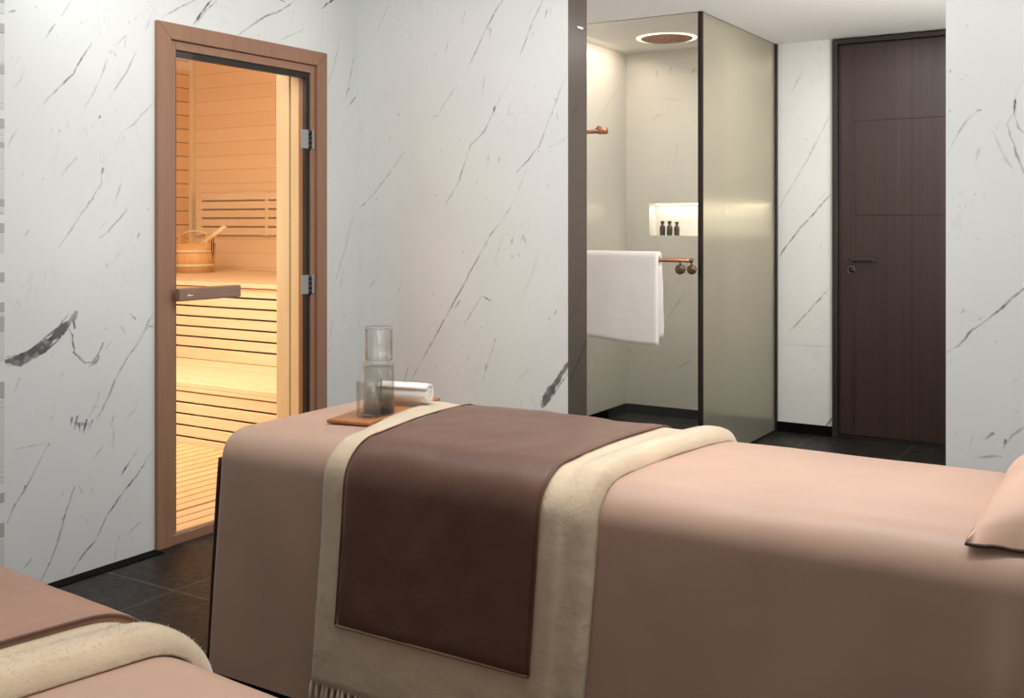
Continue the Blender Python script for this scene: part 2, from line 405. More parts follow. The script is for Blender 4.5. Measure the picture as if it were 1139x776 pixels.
    nf = len(q); me.loops.add(nf*4); me.loops.foreach_set('vertex_index', q.ravel().astype(np.int32))
    me.polygons.add(nf); me.polygons.foreach_set('loop_start', np.arange(0, nf*4, 4, dtype=np.int32))
    me.update(calc_edges=True)
    at = me.attributes.new('vein', 'FLOAT', 'POINT'); at.data.foreach_set('value', D.ravel())
    o = link(name, me, mat)
    if kind: o['kind'] = kind
    return o

XL, YM, YD, YS = -3.64, 4.27, 6.86, 6.95
XE, XR = -2.38, -0.742          # opening of the lobby between the middle and the right wall
DY0, DY1, DZ1 = 2.985, 3.985, 2.205   # sauna door opening
v_left = (crop(0, 0, 4.567, [
    (1, .5, [(235,187),(280,120)]), (1.2, .3, [(310,85),(335,45),(362,0)]),
    (1.1, .6, [(215,533),(255,487),(290,455),(340,405),(375,375),(400,330),(430,275),(465,220)]),
    (1, .5, [(555,505),(590,445),(640,365),(690,265)]), (1.4, .25, [(430,545),(470,480),(510,395),(545,300)]),
    (1.2, .45, [(585,235),(610,210),(640,180)]), (1.2, .4, [(630,250),(642,190)]), (1.2, .3, [(75,450),(105,400),(125,345)]),
    (1.1, .35, [(40,745),(60,700),(85,660)]), (1, .4, [(625,670),(680,630),(720,580),(780,525)]), (1, .28, [(580,755),(605,700)]),
    (1.6, .35, [(740,150),(760,105)]), (1.2, .55, [(40,60),(75,55)]), (1, .35, [(335,660),(350,620)]),
    (2, .7, [(503,598),(510,588)]), (1.6, .5, [(298,668),(306,660)]), (1.6, .5, [(388,680),(394,670)]), (1.5, .45, [(408,120),(424,108)]),
    (1.6, .4, [(343,246),(349,236)]), (2, .6, [(556,268),(566,256)]), (2, .5, [(578,262),(588,280)]), (1.6, .45, [(527,355),(533,344)]),
    (2, .6, [(688,102),(696,80)]), (1.5, .4, [(653,120),(658,106)]), (1.4, .45, [(58,300),(60,288)]), (1.4, .5, [(88,312),(100,285)])])
  + crop(0, 160, 4.567, [
    (1.3, .45, [(300,525),(335,480),(370,420),(450,300),(510,210),(520,140)]), (2.6, .6, [(512,220),(518,185)]), (2.6, .6, [(516,165),(522,130)]),
    (1.2, .5, [(505,478),(540,455),(580,410),(650,325)]), (1.2, .4, [(305,180),(340,120),(390,70)]), (1, .35, [(575,310),(610,210),(620,150)]),
    (2, .55, [(130,465),(145,440)]), (1.8, .55, [(695,485),(708,455)]), (1.4, .35, [(105,250),(135,235)]), (2, .6, [(538,622),(546,612)]),
    (1.6, .5, [(447,310),(452,290)]), (1.4, .5, [(362,440),(378,415)])])
  + crop(0, 330, 4.567, [
    (13, .62, [(35,328),(100,322),(160,293),(210,258),(260,218)]), (11, .62, [(255,220),(310,172),(350,130)]), (7, .64, [(345,130),(370,110),(388,78)]), (4, .75, [(365,110),(380,155)]),
    (1.2, .9, [(35,308),(100,298),(160,268),(225,215),(300,150),(350,85)]), (1.2, .85, [(35,350),(130,335),(215,290),(290,225),(345,165)]),
    (2, .5, [(350,165),(365,195),(370,240),(378,285)]), (3.2, .65, [(372,280),(400,305),(430,335)]), (2, .6, [(430,335),(470,335),(500,290),(525,235)]), (4.5, .45, [(455,355),(490,330),(500,300)]),
    (1.2, .3, [(530,275),(575,210)]), (1.2, .6, [(490,620),(545,520),(590,420),(650,310),(720,200),(780,80)]), (1, .35, [(445,610),(480,560),(505,480)]),
    (3, .5, [(740,165),(760,150),(780,152)]), (1.6, .45, [(735,160),(755,115)]), (1.4, .35, [(640,190),(615,150)]), (1.8, .5, [(665,88),(688,112)]),
    (1.2, .45, [(70,490),(85,455),(100,415)]), (1, .35, [(570,770),(580,680),(560,640)]), (1.2, .3, [(640,640),(660,600),(690,570)]), (1.6, .55, [(570,635),(577,605)]),
    (2.2, .6, [(262,620),(266,605)]), (1.4, .35, [(470,560),(500,558)]),
    (2.4, .6, [(358,650),(365,615)]), (2.6, .55, [(380,670),(392,610)]), (2.6, .6, [(405,680),(400,640)]), (2.8, .6, [(425,690),(440,625)]), (2.6, .6, [(445,680),(470,630)]), (4, .3, [(370,640),(460,650)])])
  + crop(0, 480, 4.567, [
    (1.3, .6, [(35,465),(70,375),(120,300),(180,190),(250,60)]), (2.4, .6, [(120,310),(130,275)]), (1, .18, [(250,55),(60,95)]),
    (1.3, .62, [(210,755),(255,660),(300,530),(340,390),(378,280)]), (1.4, .62, [(355,725),(420,630),(490,550),(540,430),(600,345),(690,230),(775,100)]),
    (1.5, .75, [(615,222),(660,150)]), (1, .45, [(660,150),(705,85)]), (1, .45, [(585,650),(605,530)]), (1.2, .4, [(640,525),(715,455)]), (1.2, .4, [(475,135),(520,75)]),
    (1.4, .25, [(445,260),(460,200)]), (1.4, .35, [(395,270),(418,308)]), (1.2, .35, [(115,700),(160,645)]), (1, .35, [(575,85),(580,0)]), (2, .55, [(312,448),(320,440)])])
  + crop(180, 0, 4.746, [
    (1.1, .55, [(0,90),(80,50),(175,0)]), (2, .6, [(165,130),(200,80),(235,30),(262,0)]), (1.2, .5, [(180,125),(215,70),(265,25),(290,0)]),
    (1.4, .7, [(430,165),(480,130),(540,90),(620,60),(700,5)]), (1, .5, [(400,185),(430,165)]), (2.2, .85, [(845,50),(870,25),(905,0)]),
    (1, .4, [(875,450),(915,320),(940,210)]), (1.2, .65, [(975,570),(1030,505)]), (1.2, .25, [(625,210),(750,155)]), (1.5, .5, [(620,0),(650,8)]), (0.8, .14, [(845,60),(845,280)]),
    (1.2, .4, [(955,320),(962,310)])])
  + [(1, .35, [(372,318),(385,275),(393,240)]), (1.2, .35, [(378,322),(382,300)]), (1, .4, [(366,380),(371,350)]), (1.2, .4, [(385,110),(395,60)]), (1.2, .4, [(366,165),(368,150)])])
v_mid = (crop(390, 0, 3.288, [
    (1, .35, [(90,135),(120,60),(145,5)]), (1.3, .5, [(430,245),(460,185),(500,100),(545,20),(560,0)]), (1.8, .5, [(435,235),(462,180)]), (1.2, .5, [(505,150),(512,110),(500,100)]),
    (1.1, .5, [(705,0),(665,80),(630,180),(615,210)]), (1, .25, [(615,210),(600,250),(570,315),(525,400)]), (1.6, .35, [(525,400),(490,480),(440,530),(420,590),(395,670),(345,750)]),
    (2, .75, [(519,415),(527,392)]), (1, .45, [(790,270),(760,350),(725,440)]), (1.3, .7, [(725,440),(690,535),(675,552)]), (1.6, .75, [(675,548),(650,585),(608,630)]), (1.2, .18, [(650,600),(615,690),(580,770)]),
    (1.6, .8, [(33,762),(60,735)]), (1.1, .6, [(60,735),(90,700),(150,620)]), (1, .4, [(150,620),(200,550)]),
    (1.4, .35, [(285,440),(315,425),(350,370),(390,310)]), (1, .3, [(480,350),(493,270)]), (1.2, .4, [(345,200),(358,150)]), (1.2, .55, [(710,65),(718,38)]),
    (1, .28, [(800,490),(760,525),(720,540)]), (1.2, .28, [(440,715),(465,650)]), (1.2, .4, [(500,605),(505,565)]), (1.8, .6, [(541,590),(544,575)]), (1.6, .6, [(307,203),(311,198)]), (1.4, .5, [(305,236),(310,228)]),
    (1.2, .25, [(400,100),(420,40)]), (1.6, .55, [(548,18),(556,0)]), (1.6, .5, [(732,232),(735,228)])])
  + crop(390, 220, 3.288, [
    (1.3, .3, [(600,5),(545,95)]), (1.4, .5, [(545,95),(510,135),(480,190),(430,280),(400,340),(370,400),(315,490),(260,595)]), (1.2, .35, [(260,595),(220,670)]), (1.2, .35, [(375,415),(400,375)]),
    (1.1, .45, [(195,675),(212,610)]), (1.1, .35, [(415,460),(480,360)]), (1.4, .8, [(483,358),(513,377)]), (1.8, .55, [(525,535),(530,515)]), (1.2, .35, [(525,530),(495,630),(480,680)]), (1.5, .45, [(492,635),(495,610)]),
    (12, .6, [(700,765),(730,710),(750,680)]), (9, .6, [(745,690),(770,645)]), (6, .6, [(765,655),(795,605)]), (1, .9, [(690,760),(735,685),(792,605)]), (1, .8, [(735,735),(760,690),(795,640)]),
    (1.2, .3, [(605,675),(650,625)]), (1.2, .3, [(165,370),(185,310)]), (1.2, .3, [(70,330),(100,285)]), (1.8, .5, [(588,170),(592,150)]), (1.2, .5, [(622,165),(632,135),(640,165)]), (1.8, .6, [(628,100),(633,95)]),
    (1.8, .5, [(745,430),(752,412)]), (1.6, .5, [(724,445),(730,438)]), (1.6, .5, [(757,372),(765,366)]), (1, .25, [(560,135),(525,240)]), (1.2, .4, [(65,105),(70,98)]), (1.6, .4, [(388,650),(394,635)]), (1.4, .45, [(425,600),(430,580)]), (1, .2, [(620,400),(690,190)]), (1.3, .5, [(478,680),(484,672)])]))
v_right = (crop(1045, 250, 2.777, [
    (1.5, .85, [(20,396),(60,370),(95,330),(140,300),(190,260),(225,225),(290,172)]), (2.4, .65, [(135,665),(165,645)]), (1.4, .45, [(195,690),(225,650),(261,625)]), (2.6, .5, [(200,690),(205,665)]), (1.6, .35, [(110,720),(190,715)]),
    (1.4, .3, [(95,680),(105,650)]), (1.8, .6, [(70,272),(76,262)]), (1.4, .5, [(108,388),(112,384)]), (1.5, .6, [(117,45),(121,43)]), (1.3, .4, [(55,45),(60,40)])])
  + crop(1040, 60, 4.85, [
    (1, .35, [(70,540),(115,455),(170,360),(240,300)]), (2, .85, [(244,300),(225,305)]), (1.8, .75, [(430,330),(432,250)]), (1.2, .35, [(520,100),(475,150),(445,200),(432,250)]), (1.6, .4, [(432,330),(455,400),(500,440)]),
    (1.4, .45, [(420,320),(390,380),(410,450),(440,540),(480,640),(560,760)]), (3, .13, [(310,410),(370,540),(430,640)]), (2, .18, [(215,590),(240,510)]), (1.6, .7, [(78,308),(84,307)]), (1.6, .45, [(210,758),(218,755)]), (1.4, .3, [(130,770),(150,735)])]))
v_door = crop(840, 0, 1.465, [
    (1.6, .8, [(38,420),(75,370),(122,318)]), (1.3, .35, [(38,340),(85,260),(124,185)]), (1.5, .5, [(55,540),(85,510),(122,468)]), (0.9, .3, [(38,560),(124,565)]), (4, .5, [(112,697),(124,682)]),
    (1.3, .35, [(60,150),(75,120)]), (1.5, .5, [(95,603),(97,600)])])
v_sback = (crop(640, 60, 4.85, [
    (2, .4, [(415,357),(440,330),(475,320)]), (1.6, .4, [(505,105),(518,70)]), (1.6, .45, [(625,105),(645,80)]), (5, .16, [(440,130),(440,90)]), (1.6, .25, [(530,600),(545,530),(560,460)]), (1.5, .2, [(480,235),(580,255)]), (2, .5, [(570,50),(573,45)])])
  + crop(600, 230, 3.104, [(1.4, .35, [(430,400),(465,350),(500,300)]), (1.8, .5, [(300,497),(315,493)]), (1.8, .5, [(470,560),(500,545),(520,530)]), (1.5, .3, [(300,500),(310,600)])]))
v_sleft = (crop(640, 60, 4.85, [(1, .45, [(100,392),(170,280),(240,170)]), (1, .35, [(75,395),(85,350)]), (1, .25, [(165,200),(180,160)])])
  + crop(600, 230, 3.104, [(1, .4, [(165,640),(190,560),(215,480)]), (1, .3, [(165,400),(190,330)])]))
v_end = (crop(630, 60, 3.88, [(1.3, .5, [(12,310),(45,225),(88,160)])]) + crop(600, 230, 3.104, [(1.4, .5, [(102,400),(130,330),(165,235)]), (2, .75, [(100,610),(130,540),(165,450)])]))

ZB = 0.065
slab('wall_left', 'X', XL, 1.7, YM, 0.004, 2.76, 0.0032, M['marble'], v_left, [(DY0, DY1, -0.1, DZ1)], rnd=260, seed=3)
slab('wall_left_front', 'X', XL, -2.0, 1.7, 0.004, 2.76, 0.02, M['marble'], (), rnd=120, seed=4)
slab('wall_middle', 'Y', YM, XL, XE, ZB, 2.76, 0.0032, M['marble'], v_mid, rnd=170, back=-1, seed=5)
slab('wall_right', 'Y', YM, XR, 1.9, ZB, 2.76, 0.004, M['marble'], v_right, rnd=160, back=-1, seed=6)
slab('wall_door_side', 'Y', YD, -2.262, -1.872, ZB, 2.56, 0.005, M['marble'], v_door, rnd=40, back=-1, seed=7)
slab('wall_end_left', 'X', XE, YM, 4.454, 0.0, 2.76, 0.006, M['taupe'], v_end, back=1, seed=8)
# niche opening in the shower's rear wall
NX0, NX1, NZ0, NZ1 = -3.208, -2.335, 1.285, 1.514
slab('wall_shower_back', 'Y', YS, -3.39, -2.235, ZB, 2.60, 0.006, M['marble_warm'], v_sback, [(NX0, NX1, NZ0, NZ1)], rnd=60, back=-1, seed=9)
slab('wall_shower_left', 'X', -3.39, 4.454, YS, ZB, 2.60, 0.006, M['marble_warm'], v_sleft, rnd=60, seed=10)
boxes('wall_niche', [(NX0-0.02, NX1+0.02, YS+0.12, YS+0.14, NZ0-0.02, NZ1+0.02), (NX0-0.02, NX0, YS+0.001, YS+0.12, NZ0-0.02, NZ1+0.02), (NX1, NX1+0.02, YS+0.001, YS+0.12, NZ0-0.02, NZ1+0.02),
     (NX0-0.02, NX1+0.02, YS+0.001, YS+0.12, NZ0-0.02, NZ0), (NX0-0.02, NX1+0.02, YS+0.001, YS+0.12, NZ1, NZ1+0.02)], M['marble_warm'], bev=0, kind='structure')
# cores behind the slabs, returns and soffits
boxes('wall_core_left', [(XL-0.25, XL-0.002, -2.0, DY0-0.005, 0, 2.95), (XL-0.25, XL-0.002, DY1+0.005, YM, 0, 2.95), (XL-0.25, XL-0.002, DY0-0.005, DY1+0.005, DZ1+0.005, 2.95)], M['plaster'], bev=0, kind='structure')
boxes('wall_core_middle', [(XL-0.25, XE-0.002, YM+0.002, 4.452, 0, 2.76)], M['plaster'], bev=0, kind='structure')
boxes('wall_core_right', [(XR, 1.9, YM+0.002, 4.452, 0, 2.76)], M['marble'], bev=0, kind='structure')
boxes('wall_lobby_right', [(0.0, 0.1, 4.454, YD+0.2, 0, 2.6)], M['marble'], bev=0, kind='structure')
boxes('wall_lobby_back', [(-2.262, -1.872, YD+0.004, YD+0.15, 0, 2.6), (-1.872, -0.90, YD+0.09, YD+0.15, 0, 2.6), (-0.90, 0.1, YD, YD+0.15, 0, 2.6)], M['plaster'], bev=0, kind='structure')
boxes('ceiling', [(XL-0.25, 1.9, -2.0, 4.454, 2.76, 2.86)], M['plaster'], bev=0, kind='structure')
boxes('ceiling_lobby', [(-2.262, 0.1, 4.30, YD+0.15, 2.556, 2.60)], M['plaster'], bev=0, kind='structure')
boxes('ceiling_corridor', [(-3.39, -2.262, 4.454, 5.548, 2.556, 2.60)], M['plaster'], bev=0, kind='structure')
boxes('ceiling_shower', [(-3.41, -2.2, 5.55, YS+0.02, 2.60, 2.64)], M['plaster'], bev=0, kind='structure')
fl = boxes('floor', [(XL-0.05, 1.9, -2.0, YS+0.05, -0.08, 0.0)], M['slate'], bev=0, kind='structure')
boxes('baseboard_left', [(XL, XL+0.065, -2.0, 2.963, 0, 0.004), (XL, XL+0.065, 4.013, YM, 0, 0.004)], M['black'], bev=0, kind='structure')
boxes('baseboard_middle', [(XL, XE, YM+0.0, YM+0.002, 0, ZB)], M['black'], bev=0, kind='structure')
boxes('baseboard_right', [(XR, 1.9, YM-0.004, YM+0.001, 0, ZB)], M['black'], bev=0, kind='structure')
boxes('baseboard_lobby', [(-2.262, -1.872, YD-0.006, YD+0.003, 0, ZB)], M['black'], bev=0, kind='structure')
boxes('baseboard_shower', [(-3.39, -2.262, YS-0.006, YS+0.003, 0, ZB), (-3.393, -3.384, 4.454, YS, 0, ZB)], M['black'], bev=0, kind='structure')
# narrow mosaic strip let into the left wall
cells = []
y = 2.205
bmL, bmD = bmesh.new(), bmesh.new()
z = 0.10
while z < 2.70:
    h = random.choice([0.018, 0.026, 0.04, 0.07, 0.11])
    if random.random() < 0.45:
        n = random.choice([1, 2, 3])
        for i in range(n):
            box(bmD, XL+0.0005, XL+0.003, 2.29-0.032*(i+1)+0.004, 2.29-0.032*i, z, z+min(h, 0.035), bev=0.001)
    else:
        for i in range(3): box(bmL, XL+0.0005, XL+0.0025, 2.29-0.032*(i+1)+0.004, 2.29-0.032*i, z, z+h-0.004, bev=0.001)
    z += h
tr = frombm('trim_1', bmL, plain('mosaic_pale', (210, 209, 204), 0.4), kind='structure')
frombm('mosaic_grey', bmD, plain('mosaic_grey', (178, 176, 170), 0.4), tr)

# ------------------------------------------------------------------ sauna door
d1 = thing('door_1', 'glass sauna door in a brown wooden frame on the left marble wall', None, (XL, 3.0, 0), kind='structure')
def loc(b): return (b[0]-XL, b[1]-XL, b[2]-3.0, b[3]-3.0, b[4], b[5])
def lb(name, lst, mat, parent=d1, bev=0.003): return boxes(name, [loc(b) for b in lst], mat, parent, bev)
def prism(name, poly, x0, x1, mat, parent):
    bm = bmesh.new()
    a = [bm.verts.new((x0-XL, p[0]-3.0, p[1])) for p in poly]; b = [bm.verts.new((x1-XL, p[0]-3.0, p[1])) for p in poly]
    bm.faces.new(a); bm.faces.new(b[::-1]); n = len(poly)
    for i in range(n): bm.faces.new((a[i], b[i], b[(i+1) % n], a[(i+1) % n]))
    bmesh.ops.bevel(bm, geom=bm.edges[:], offset=0.002, segments=2, affect='EDGES')
    return frombm(name, bm, mat, parent)
fo0, fo1, fi0, fi1, ft, fti = 2.964, 4.012, 3.037, 3.940, 2.229, 2.160
prism('side_casing', [(fo0, 0), (fi0, 0), (fi0, fti), (fo0, ft)], XL-0.03, XL+0.018, M['frame'], d1)
prism('side_casing', [(fi1, 0), (fo1, 0), (fo1, ft), (fi1, fti)], XL-0.03, XL+0.018, M['frame'], d1)
prism('head_casing', [(fo0, ft), (fi0, fti), (fi1, fti), (fo1, ft)], XL-0.03, XL+0.018, M['frame'], d1)
lb('inner_frame', [(XL-0.08, XL+0.004, fi0+0.002, fi0+0.036, 0, fti-0.002), (XL-0.08, XL+0.004, fi1-0.032, fi1-0.002, 0, fti-0.002), (XL-0.08, XL+0.004, fi0+0.036, fi1-0.032, fti-0.04, fti-0.002)], M['frame'])
lb('threshold', [(XL-0.25, XL+0.01, fi0, fi1, -0.005, 0.04)], M['frame'])
lb('door_seal', [(XL-0.03, XL-0.006, fi0+0.037, fi0+0.046, 0.045, fti-0.041), (XL-0.03, XL-0.006, fi1-0.056, fi1-0.033, 0.045, fti-0.041), (XL-0.03, XL-0.006, fi0+0.046, fi1-0.056, fti-0.068, fti-0.041)], M['gasket'], bev=0.001)
lb('glass_pane', [(XL-0.012, XL-0.004, fi0+0.040, fi1-0.040, 0.046, fti-0.045)], M['sglass'], bev=0)
for zc in (1.79, 1.072):
    h = lb('hinge', [(XL-0.003, XL+0.006, 3.840, 3.893, zc-0.047, zc+0.047)], M['steel'])
    lb('hinge_leaf', [(XL-0.001, XL+0.010, 3.906, 3.928, zc-0.047, zc+0.047)], M['steel'], h)
    for k in range(4):
        zz = zc-0.045+0.0225*k
        lathe('knuckle', [(0, 0.001), (0.009, 0.001), (0.009, 0.0205), (0, 0.0205)], M['steeldk'], h, 16, (0.008, 3.899-3.0, zz))
hd = lb('handle', [(XL+0.030, XL+0.062, 3.043, 3.392, 1.043, 1.098)], M['handle'], bev=0.006)
lb('standoff', [(XL-0.004, XL+0.034, 3.10, 3.13, 1.056, 1.084), (XL-0.004, XL+0.034, 3.31, 3.34, 1.056, 1.084)], M['handle'], hd)
lb('handle_mark', [(XL+0.0615, XL+0.0628, 3.085, 3.115, 1.064, 1.068), (XL+0.0615, XL+0.0628, 3.089, 3.098, 1.0685, 1.0715)], M['white'], hd, bev=0)
# wall reveal (hinge side) seen through the glass
boxes('trim_2', [(XL-0.158, XL-0.032, 3.933, 3.984, 0, DZ1)], M['pine_v'], bev=0.002, kind='structure')
boxes('trim_3', [(XL-0.252, XL-0.162, 3.928, 3.984, 0, DZ1)], M['pine_v'], bev=0.003, kind='structure')
boxes('trim_4', [(XL-0.252, XL-0.032, 2.986, 3.036, 0, DZ1), (XL-0.252, XL-0.081, 3.036, 3.928, 2.165, DZ1)], M['pine_v'], bev=0.002, kind='structure')

# ------------------------------------------------------------------ sauna room
SX, SY = -7.58, 6.6
boxes('wall_sauna_back', [(SX, -3.92, SY, SY+0.05, 0, 2.95)], M['cedar'], bev=0, kind='structure')
boxes('wall_sauna_left', [(SX-0.05, SX, 1.6, SY, 0, 2.95)], M['cedar_dark'], bev=0, kind='structure')
boxes('wall_sauna_front', [(SX, XL-0.25, 1.55, 1.6, 0, 2.95)], M['cedar_dark'], bev=0, kind='structure')
boxes('wall_sauna_right', [(-3.94, -3.892, 4.30, SY, 0, 2.95), (-3.94, -3.892, 1.6, DY0, 0, 2.95), (-3.94, -3.892, 3.99, 4.30, 0, 2.95)], M['cedar'], bev=0, kind='structure')
boxes('ceiling_sauna', [(SX-0.05, XL-0.25, 1.55, SY+0.05, 2.95, 3.0)], M['cedar'], bev=0, kind='structure')
boxes('floor_sauna', [(SX-0.05, XL-0.05, 1.55, SY+0.05, -0.06, 0.005)], M['black'], bev=0, kind='structure')
boxes('trim_5', [(SX, SX+0.035, SY-0.05, SY, 0.967, 2.95)], M['pine_v'], bev=0.004, kind='structure')
def slats(x0, x1, yf, th, z0, z1, n, gap):
    h = (z1-z0)/n; return [(x0, x1, yf, yf+th, z0+i*h+gap/2, z0+(i+1)*h-gap/2) for i in range(n)]
B1, B2 = 4.33, 5.10
lo = thing('sauna_bench', 'lower pale wood sauna bench with slatted front just above the floor grating', 'bench', (-5.7, 4.7, 0.0), group='sauna benches')
def rel(b, o): return (b[0]-o.location.x, b[1]-o.location.x, b[2]-o.location.y, b[3]-o.location.y, b[4]-o.location.z, b[5]-o.location.z)
def rb(name, lst, mat, o, parent=None, bev=0.003): return boxes(name, [rel(b, o) for b in lst], mat, parent or o, bev)
bx0, bx1 = SX+0.01, -3.96
rb('deck', [(bx0, bx1, B1+i*0.0965, B1+(i+1)*0.0965-0.003, 0.39, 0.42) for i in range(8)], M['pine'], lo)
rb('front_slats', slats(bx0, bx1, B1+0.006, 0.022, 0.022, 0.364, 5, 0.011)+[(bx0, bx1, B1, B1+0.028, 0.366, 0.389)], M['pine'], lo)
for px in (bx0+0.05, -6.3, -5.0, bx1-0.1): rb('support', [(px, px+0.06, B1+0.035, B2-0.02, 0.006, 0.388)], M['cedar_dark'], lo)
up = thing('sauna_bench', 'upper wide sauna bench carrying the wooden bucket', 'bench', (-5.7, 5.8, 0.0), group='sauna benches')
rb('deck', [(bx0, bx1, B2-0.02+i*0.190, B2-0.02+(i+1)*0.190-0.003, 0.936, 0.966) for i in range(8)], M['pine'], up)
rb('front_slats', slats(bx0, bx1, B2+0.006, 0.022, 0.503, 0.935, 6, 0.012)+[(bx0, bx1, B2, B2+0.03, 0.421, 0.497)], M['pine'], up)
for px in (bx0+0.05, -6.3, -5.0, bx1-0.1): rb('support', [(px, px+0.06, B2+0.035, SY-0.01, 0.006, 0.934)], M['cedar_dark'], up)
br = thing('slatted_wall_rest', 'slatted wooden backrest fixed on the cedar wall above the upper bench', 'backrest', (-6.5, SY, 1.25))
q0, q1 = onY(219, 240, SY-0.03)[0], -4.3
rb('slats', slats(q0, q1, SY-0.045, 0.022, 1.262, 1.645, 5, 0.014), M['pine'], br)
xs = [onY(x, 240, SY-0.03)[0] for x in (219, 225.5, 296, 299)]
rb('stile', [(xs[0], xs[1], SY-0.047, SY-0.001, 1.262, 1.645)], M['pine'], br)
rb('stile', [(xs[2], xs[3], SY-0.047, SY-0.001, 1.262, 1.645)], M['pine'], br)
rb('stile', [(-4.5, -4.43, SY-0.047, SY-0.001, 1.262, 1.645)], M['pine'], br)
db = thing('floor_grating', 'slatted wooden duckboard on the sauna floor inside the glass door', 'duckboard', (-4.6, 3.4, 0.005))
rb('slats', [(-3.905-0.0835*(i+1)+0.012, -3.905-0.0835*i, 1.9, B1-0.002, 0.03, 0.052) for i in range(30)], M['duck'], db)
rb('joist', [(-6.45, -3.91, yy, yy+0.04, 0.006, 0.0295) for yy in (2.1, 2.9, 3.6, 4.2)], M['duck'], db)
boxes('floor_threshold_boards', [(-3.642-0.0835*(i+1)+0.012, -3.642-0.0835*i, 3.05, 3.925, 0.041, 0.052) for i in range(3)], M['duck'], bev=0.002, kind='structure')
# bucket and ladle on the upper bench
bc = onY(217, 298, 6.0); bz = 0.966
bk = thing('sauna_bucket', 'round wooden sauna bucket with pale hoops on the upper bench', 'bucket', (bc[0], 6.0, bz))
rB = 0.165
lathe('body', [(0, 0.0), (rB*0.92, 0), (rB*1.0, 0.24), (rB*0.93, 0.24), (rB*0.86, 0.02), (0, 0.02)], M['bucket'], bk, 48)
for zz in (0.05, 0.165): lathe('hoop', [(rB*(0.925+0.08*zz/0.24), zz), (rB*(0.965+0.08*zz/0.24), zz), (rB*(0.965+0.08*(zz+0.02)/0.24), zz+0.022), (rB*(0.925+0.08*(zz+0.02)/0.24), zz+0.022), (rB*(0.925+0.08*zz/0.24), zz)], M['pine_v'], bk, 48)
for sx in (-1, 1): boxes('ear', [(sx*rB*0.97-0.012, sx*rB*0.97+0.012, -0.03, 0.03, 0.19, 0.32)], M['bucket'], bk, 0.006)
tube('handle', [(rB*0.97*math.cos(a), 0, 0.29+0.05*math.sin(a)) for a in np.linspace(0, PI, 16)], 0.009, M['pine_v'], bk)
lt = thing('sauna_ladle', 'wooden ladle leaning out of the sauna bucket with a dark cord loop', 'ladle', (bc[0]+0.05, 6.0-0.02, bz+0.02))
tube('shaft', [(-0.05, 0.0, 0.12), (0.06, 0, 0.22), (0.16, 0.0, 0.27), (0.33, 0, 0.36)], [0.012, 0.014, 0.017, 0.022], M['pine_v'], lt)
lathe('bowl', [(0, 0.0), (0.035, 0.005), (0.05, 0.06), (0.046, 0.06), (0.032, 0.012), (0, 0.008)], M['pine_v'], lt, 28, (-0.06, 0, 0.07))
tube('cord_loop', [(0.17, 0, 0.25), (0.175, -0.005, 0.17), (0.18, 0, 0.10), (0.19, 0.003, 0.17), (0.19, 0, 0.27)], 0.004, M['cord'], lt)

# ------------------------------------------------------------------ lobby door
DX0, DX1, DT = -1.872, -1.0, 2.545
d2 = thing('door_2', 'tall dark walnut door at the end of the lobby', None, (DX0, YD, 0), kind='structure')
def rd(name, lst, mat, parent=None, bev=0.002): return rb(name, lst, mat, d2, parent, bev)
rd('door_frame', [(DX0, DX0+0.033, YD-0.03, YD+0.08, 0, DT), (DX0+0.033, DX1, YD-0.03, YD+0.08, DT-0.028, DT)], M['dkframe'])
grx = -1.742
rd('panel', [(DX0+0.040, grx, YD+0.0, YD+0.045, 0.025, DT-0.034), (grx+0.004, DX1, YD+0.0, YD+0.045, 1.424, 2.02), (grx+0.004, DX1, YD+0.0, YD+0.045, 0.025, 1.42), (grx+0.004, DX1, YD+0.0, YD+0.045, 2.024, DT-0.034)], M['walnut'], bev=0.0015)
rd('panel_groove', [(DX0+0.036, DX1, YD+0.004, YD+0.044, 0.024, DT-0.031)], M['walnut'], bev=0)
rd('seal', [(DX0+0.033, DX0+0.040, YD+0.006, YD+0.05, 0, DT-0.03)], M['gasket'], bev=0)
rd('bottom_rail', [(DX0+0.033, DX1, YD-0.004, YD+0.05, 0.0, 0.022)], M['gasket'], bev=0)
hd = rd('handle', [(-1.755, -1.60, YD-0.062, YD-0.042, 1.132, 1.156)], M['dkframe'], bev=0.006)
rd('spindle', [(-1.752, -1.728, YD-0.045, YD+0.002, 1.134, 1.154)], M['dkframe'], hd, 0.004)
lk = lathe('lock', [(0.016, -0.004), (0.026, -0.004), (0.026, 0.010), (0.022, 0.013), (0.016, 0.010), (0.016, -0.004)], M['lock'], d2, 32, (-1.760-DX0, 0.002, 1.076), 'Y')
lk.data.transform(Matrix.Identity(4))
lathe('lock_core', [(0, -0.006), (0.016, -0.006), (0.016, 0.004), (0, 0.004)], M['gasket'], lk, 24, (-1.760-DX0, 0.0, 1.076), 'Y')

# ------------------------------------------------------------------ shower
GX, GY = -2.250, 5.555
en = thing('shower_screen', 'glass shower enclosure with a clear front and a frosted side panel', 'shower screen', (GX, GY, 0))
def re_(name, lst, mat, parent=None, bev=0.001): return rb(name, lst, mat, en, parent, bev)
re_('front_pane', [(-3.388, GX-0.012, GY-0.005, GY+0.005, 0.012, 2.553)], M['glass'], bev=0)
re_('side_pane', [(GX-0.005, GX+0.005, GY+0.014, YD-0.02, 0.012, 2.553)], M['frost'], bev=0)
re_('corner_post', [(GX-0.012, GX+0.012, GY-0.012, GY+0.012, 0.0, 2.555)], M['bronze'])
re_('wall_channel', [(GX-0.016, GX+0.016, YD-0.034, YD-0.002, 0.0, 2.555)], M['bronze'])
re_('top_track', [(-3.388, GX-0.012, GY-0.006, GY+0.006, 2.5535, 2.5558), (GX-0.006, GX+0.006, GY+0.012, YD-0.034, 2.5535, 2.5558)], M['lock'], bev=0)
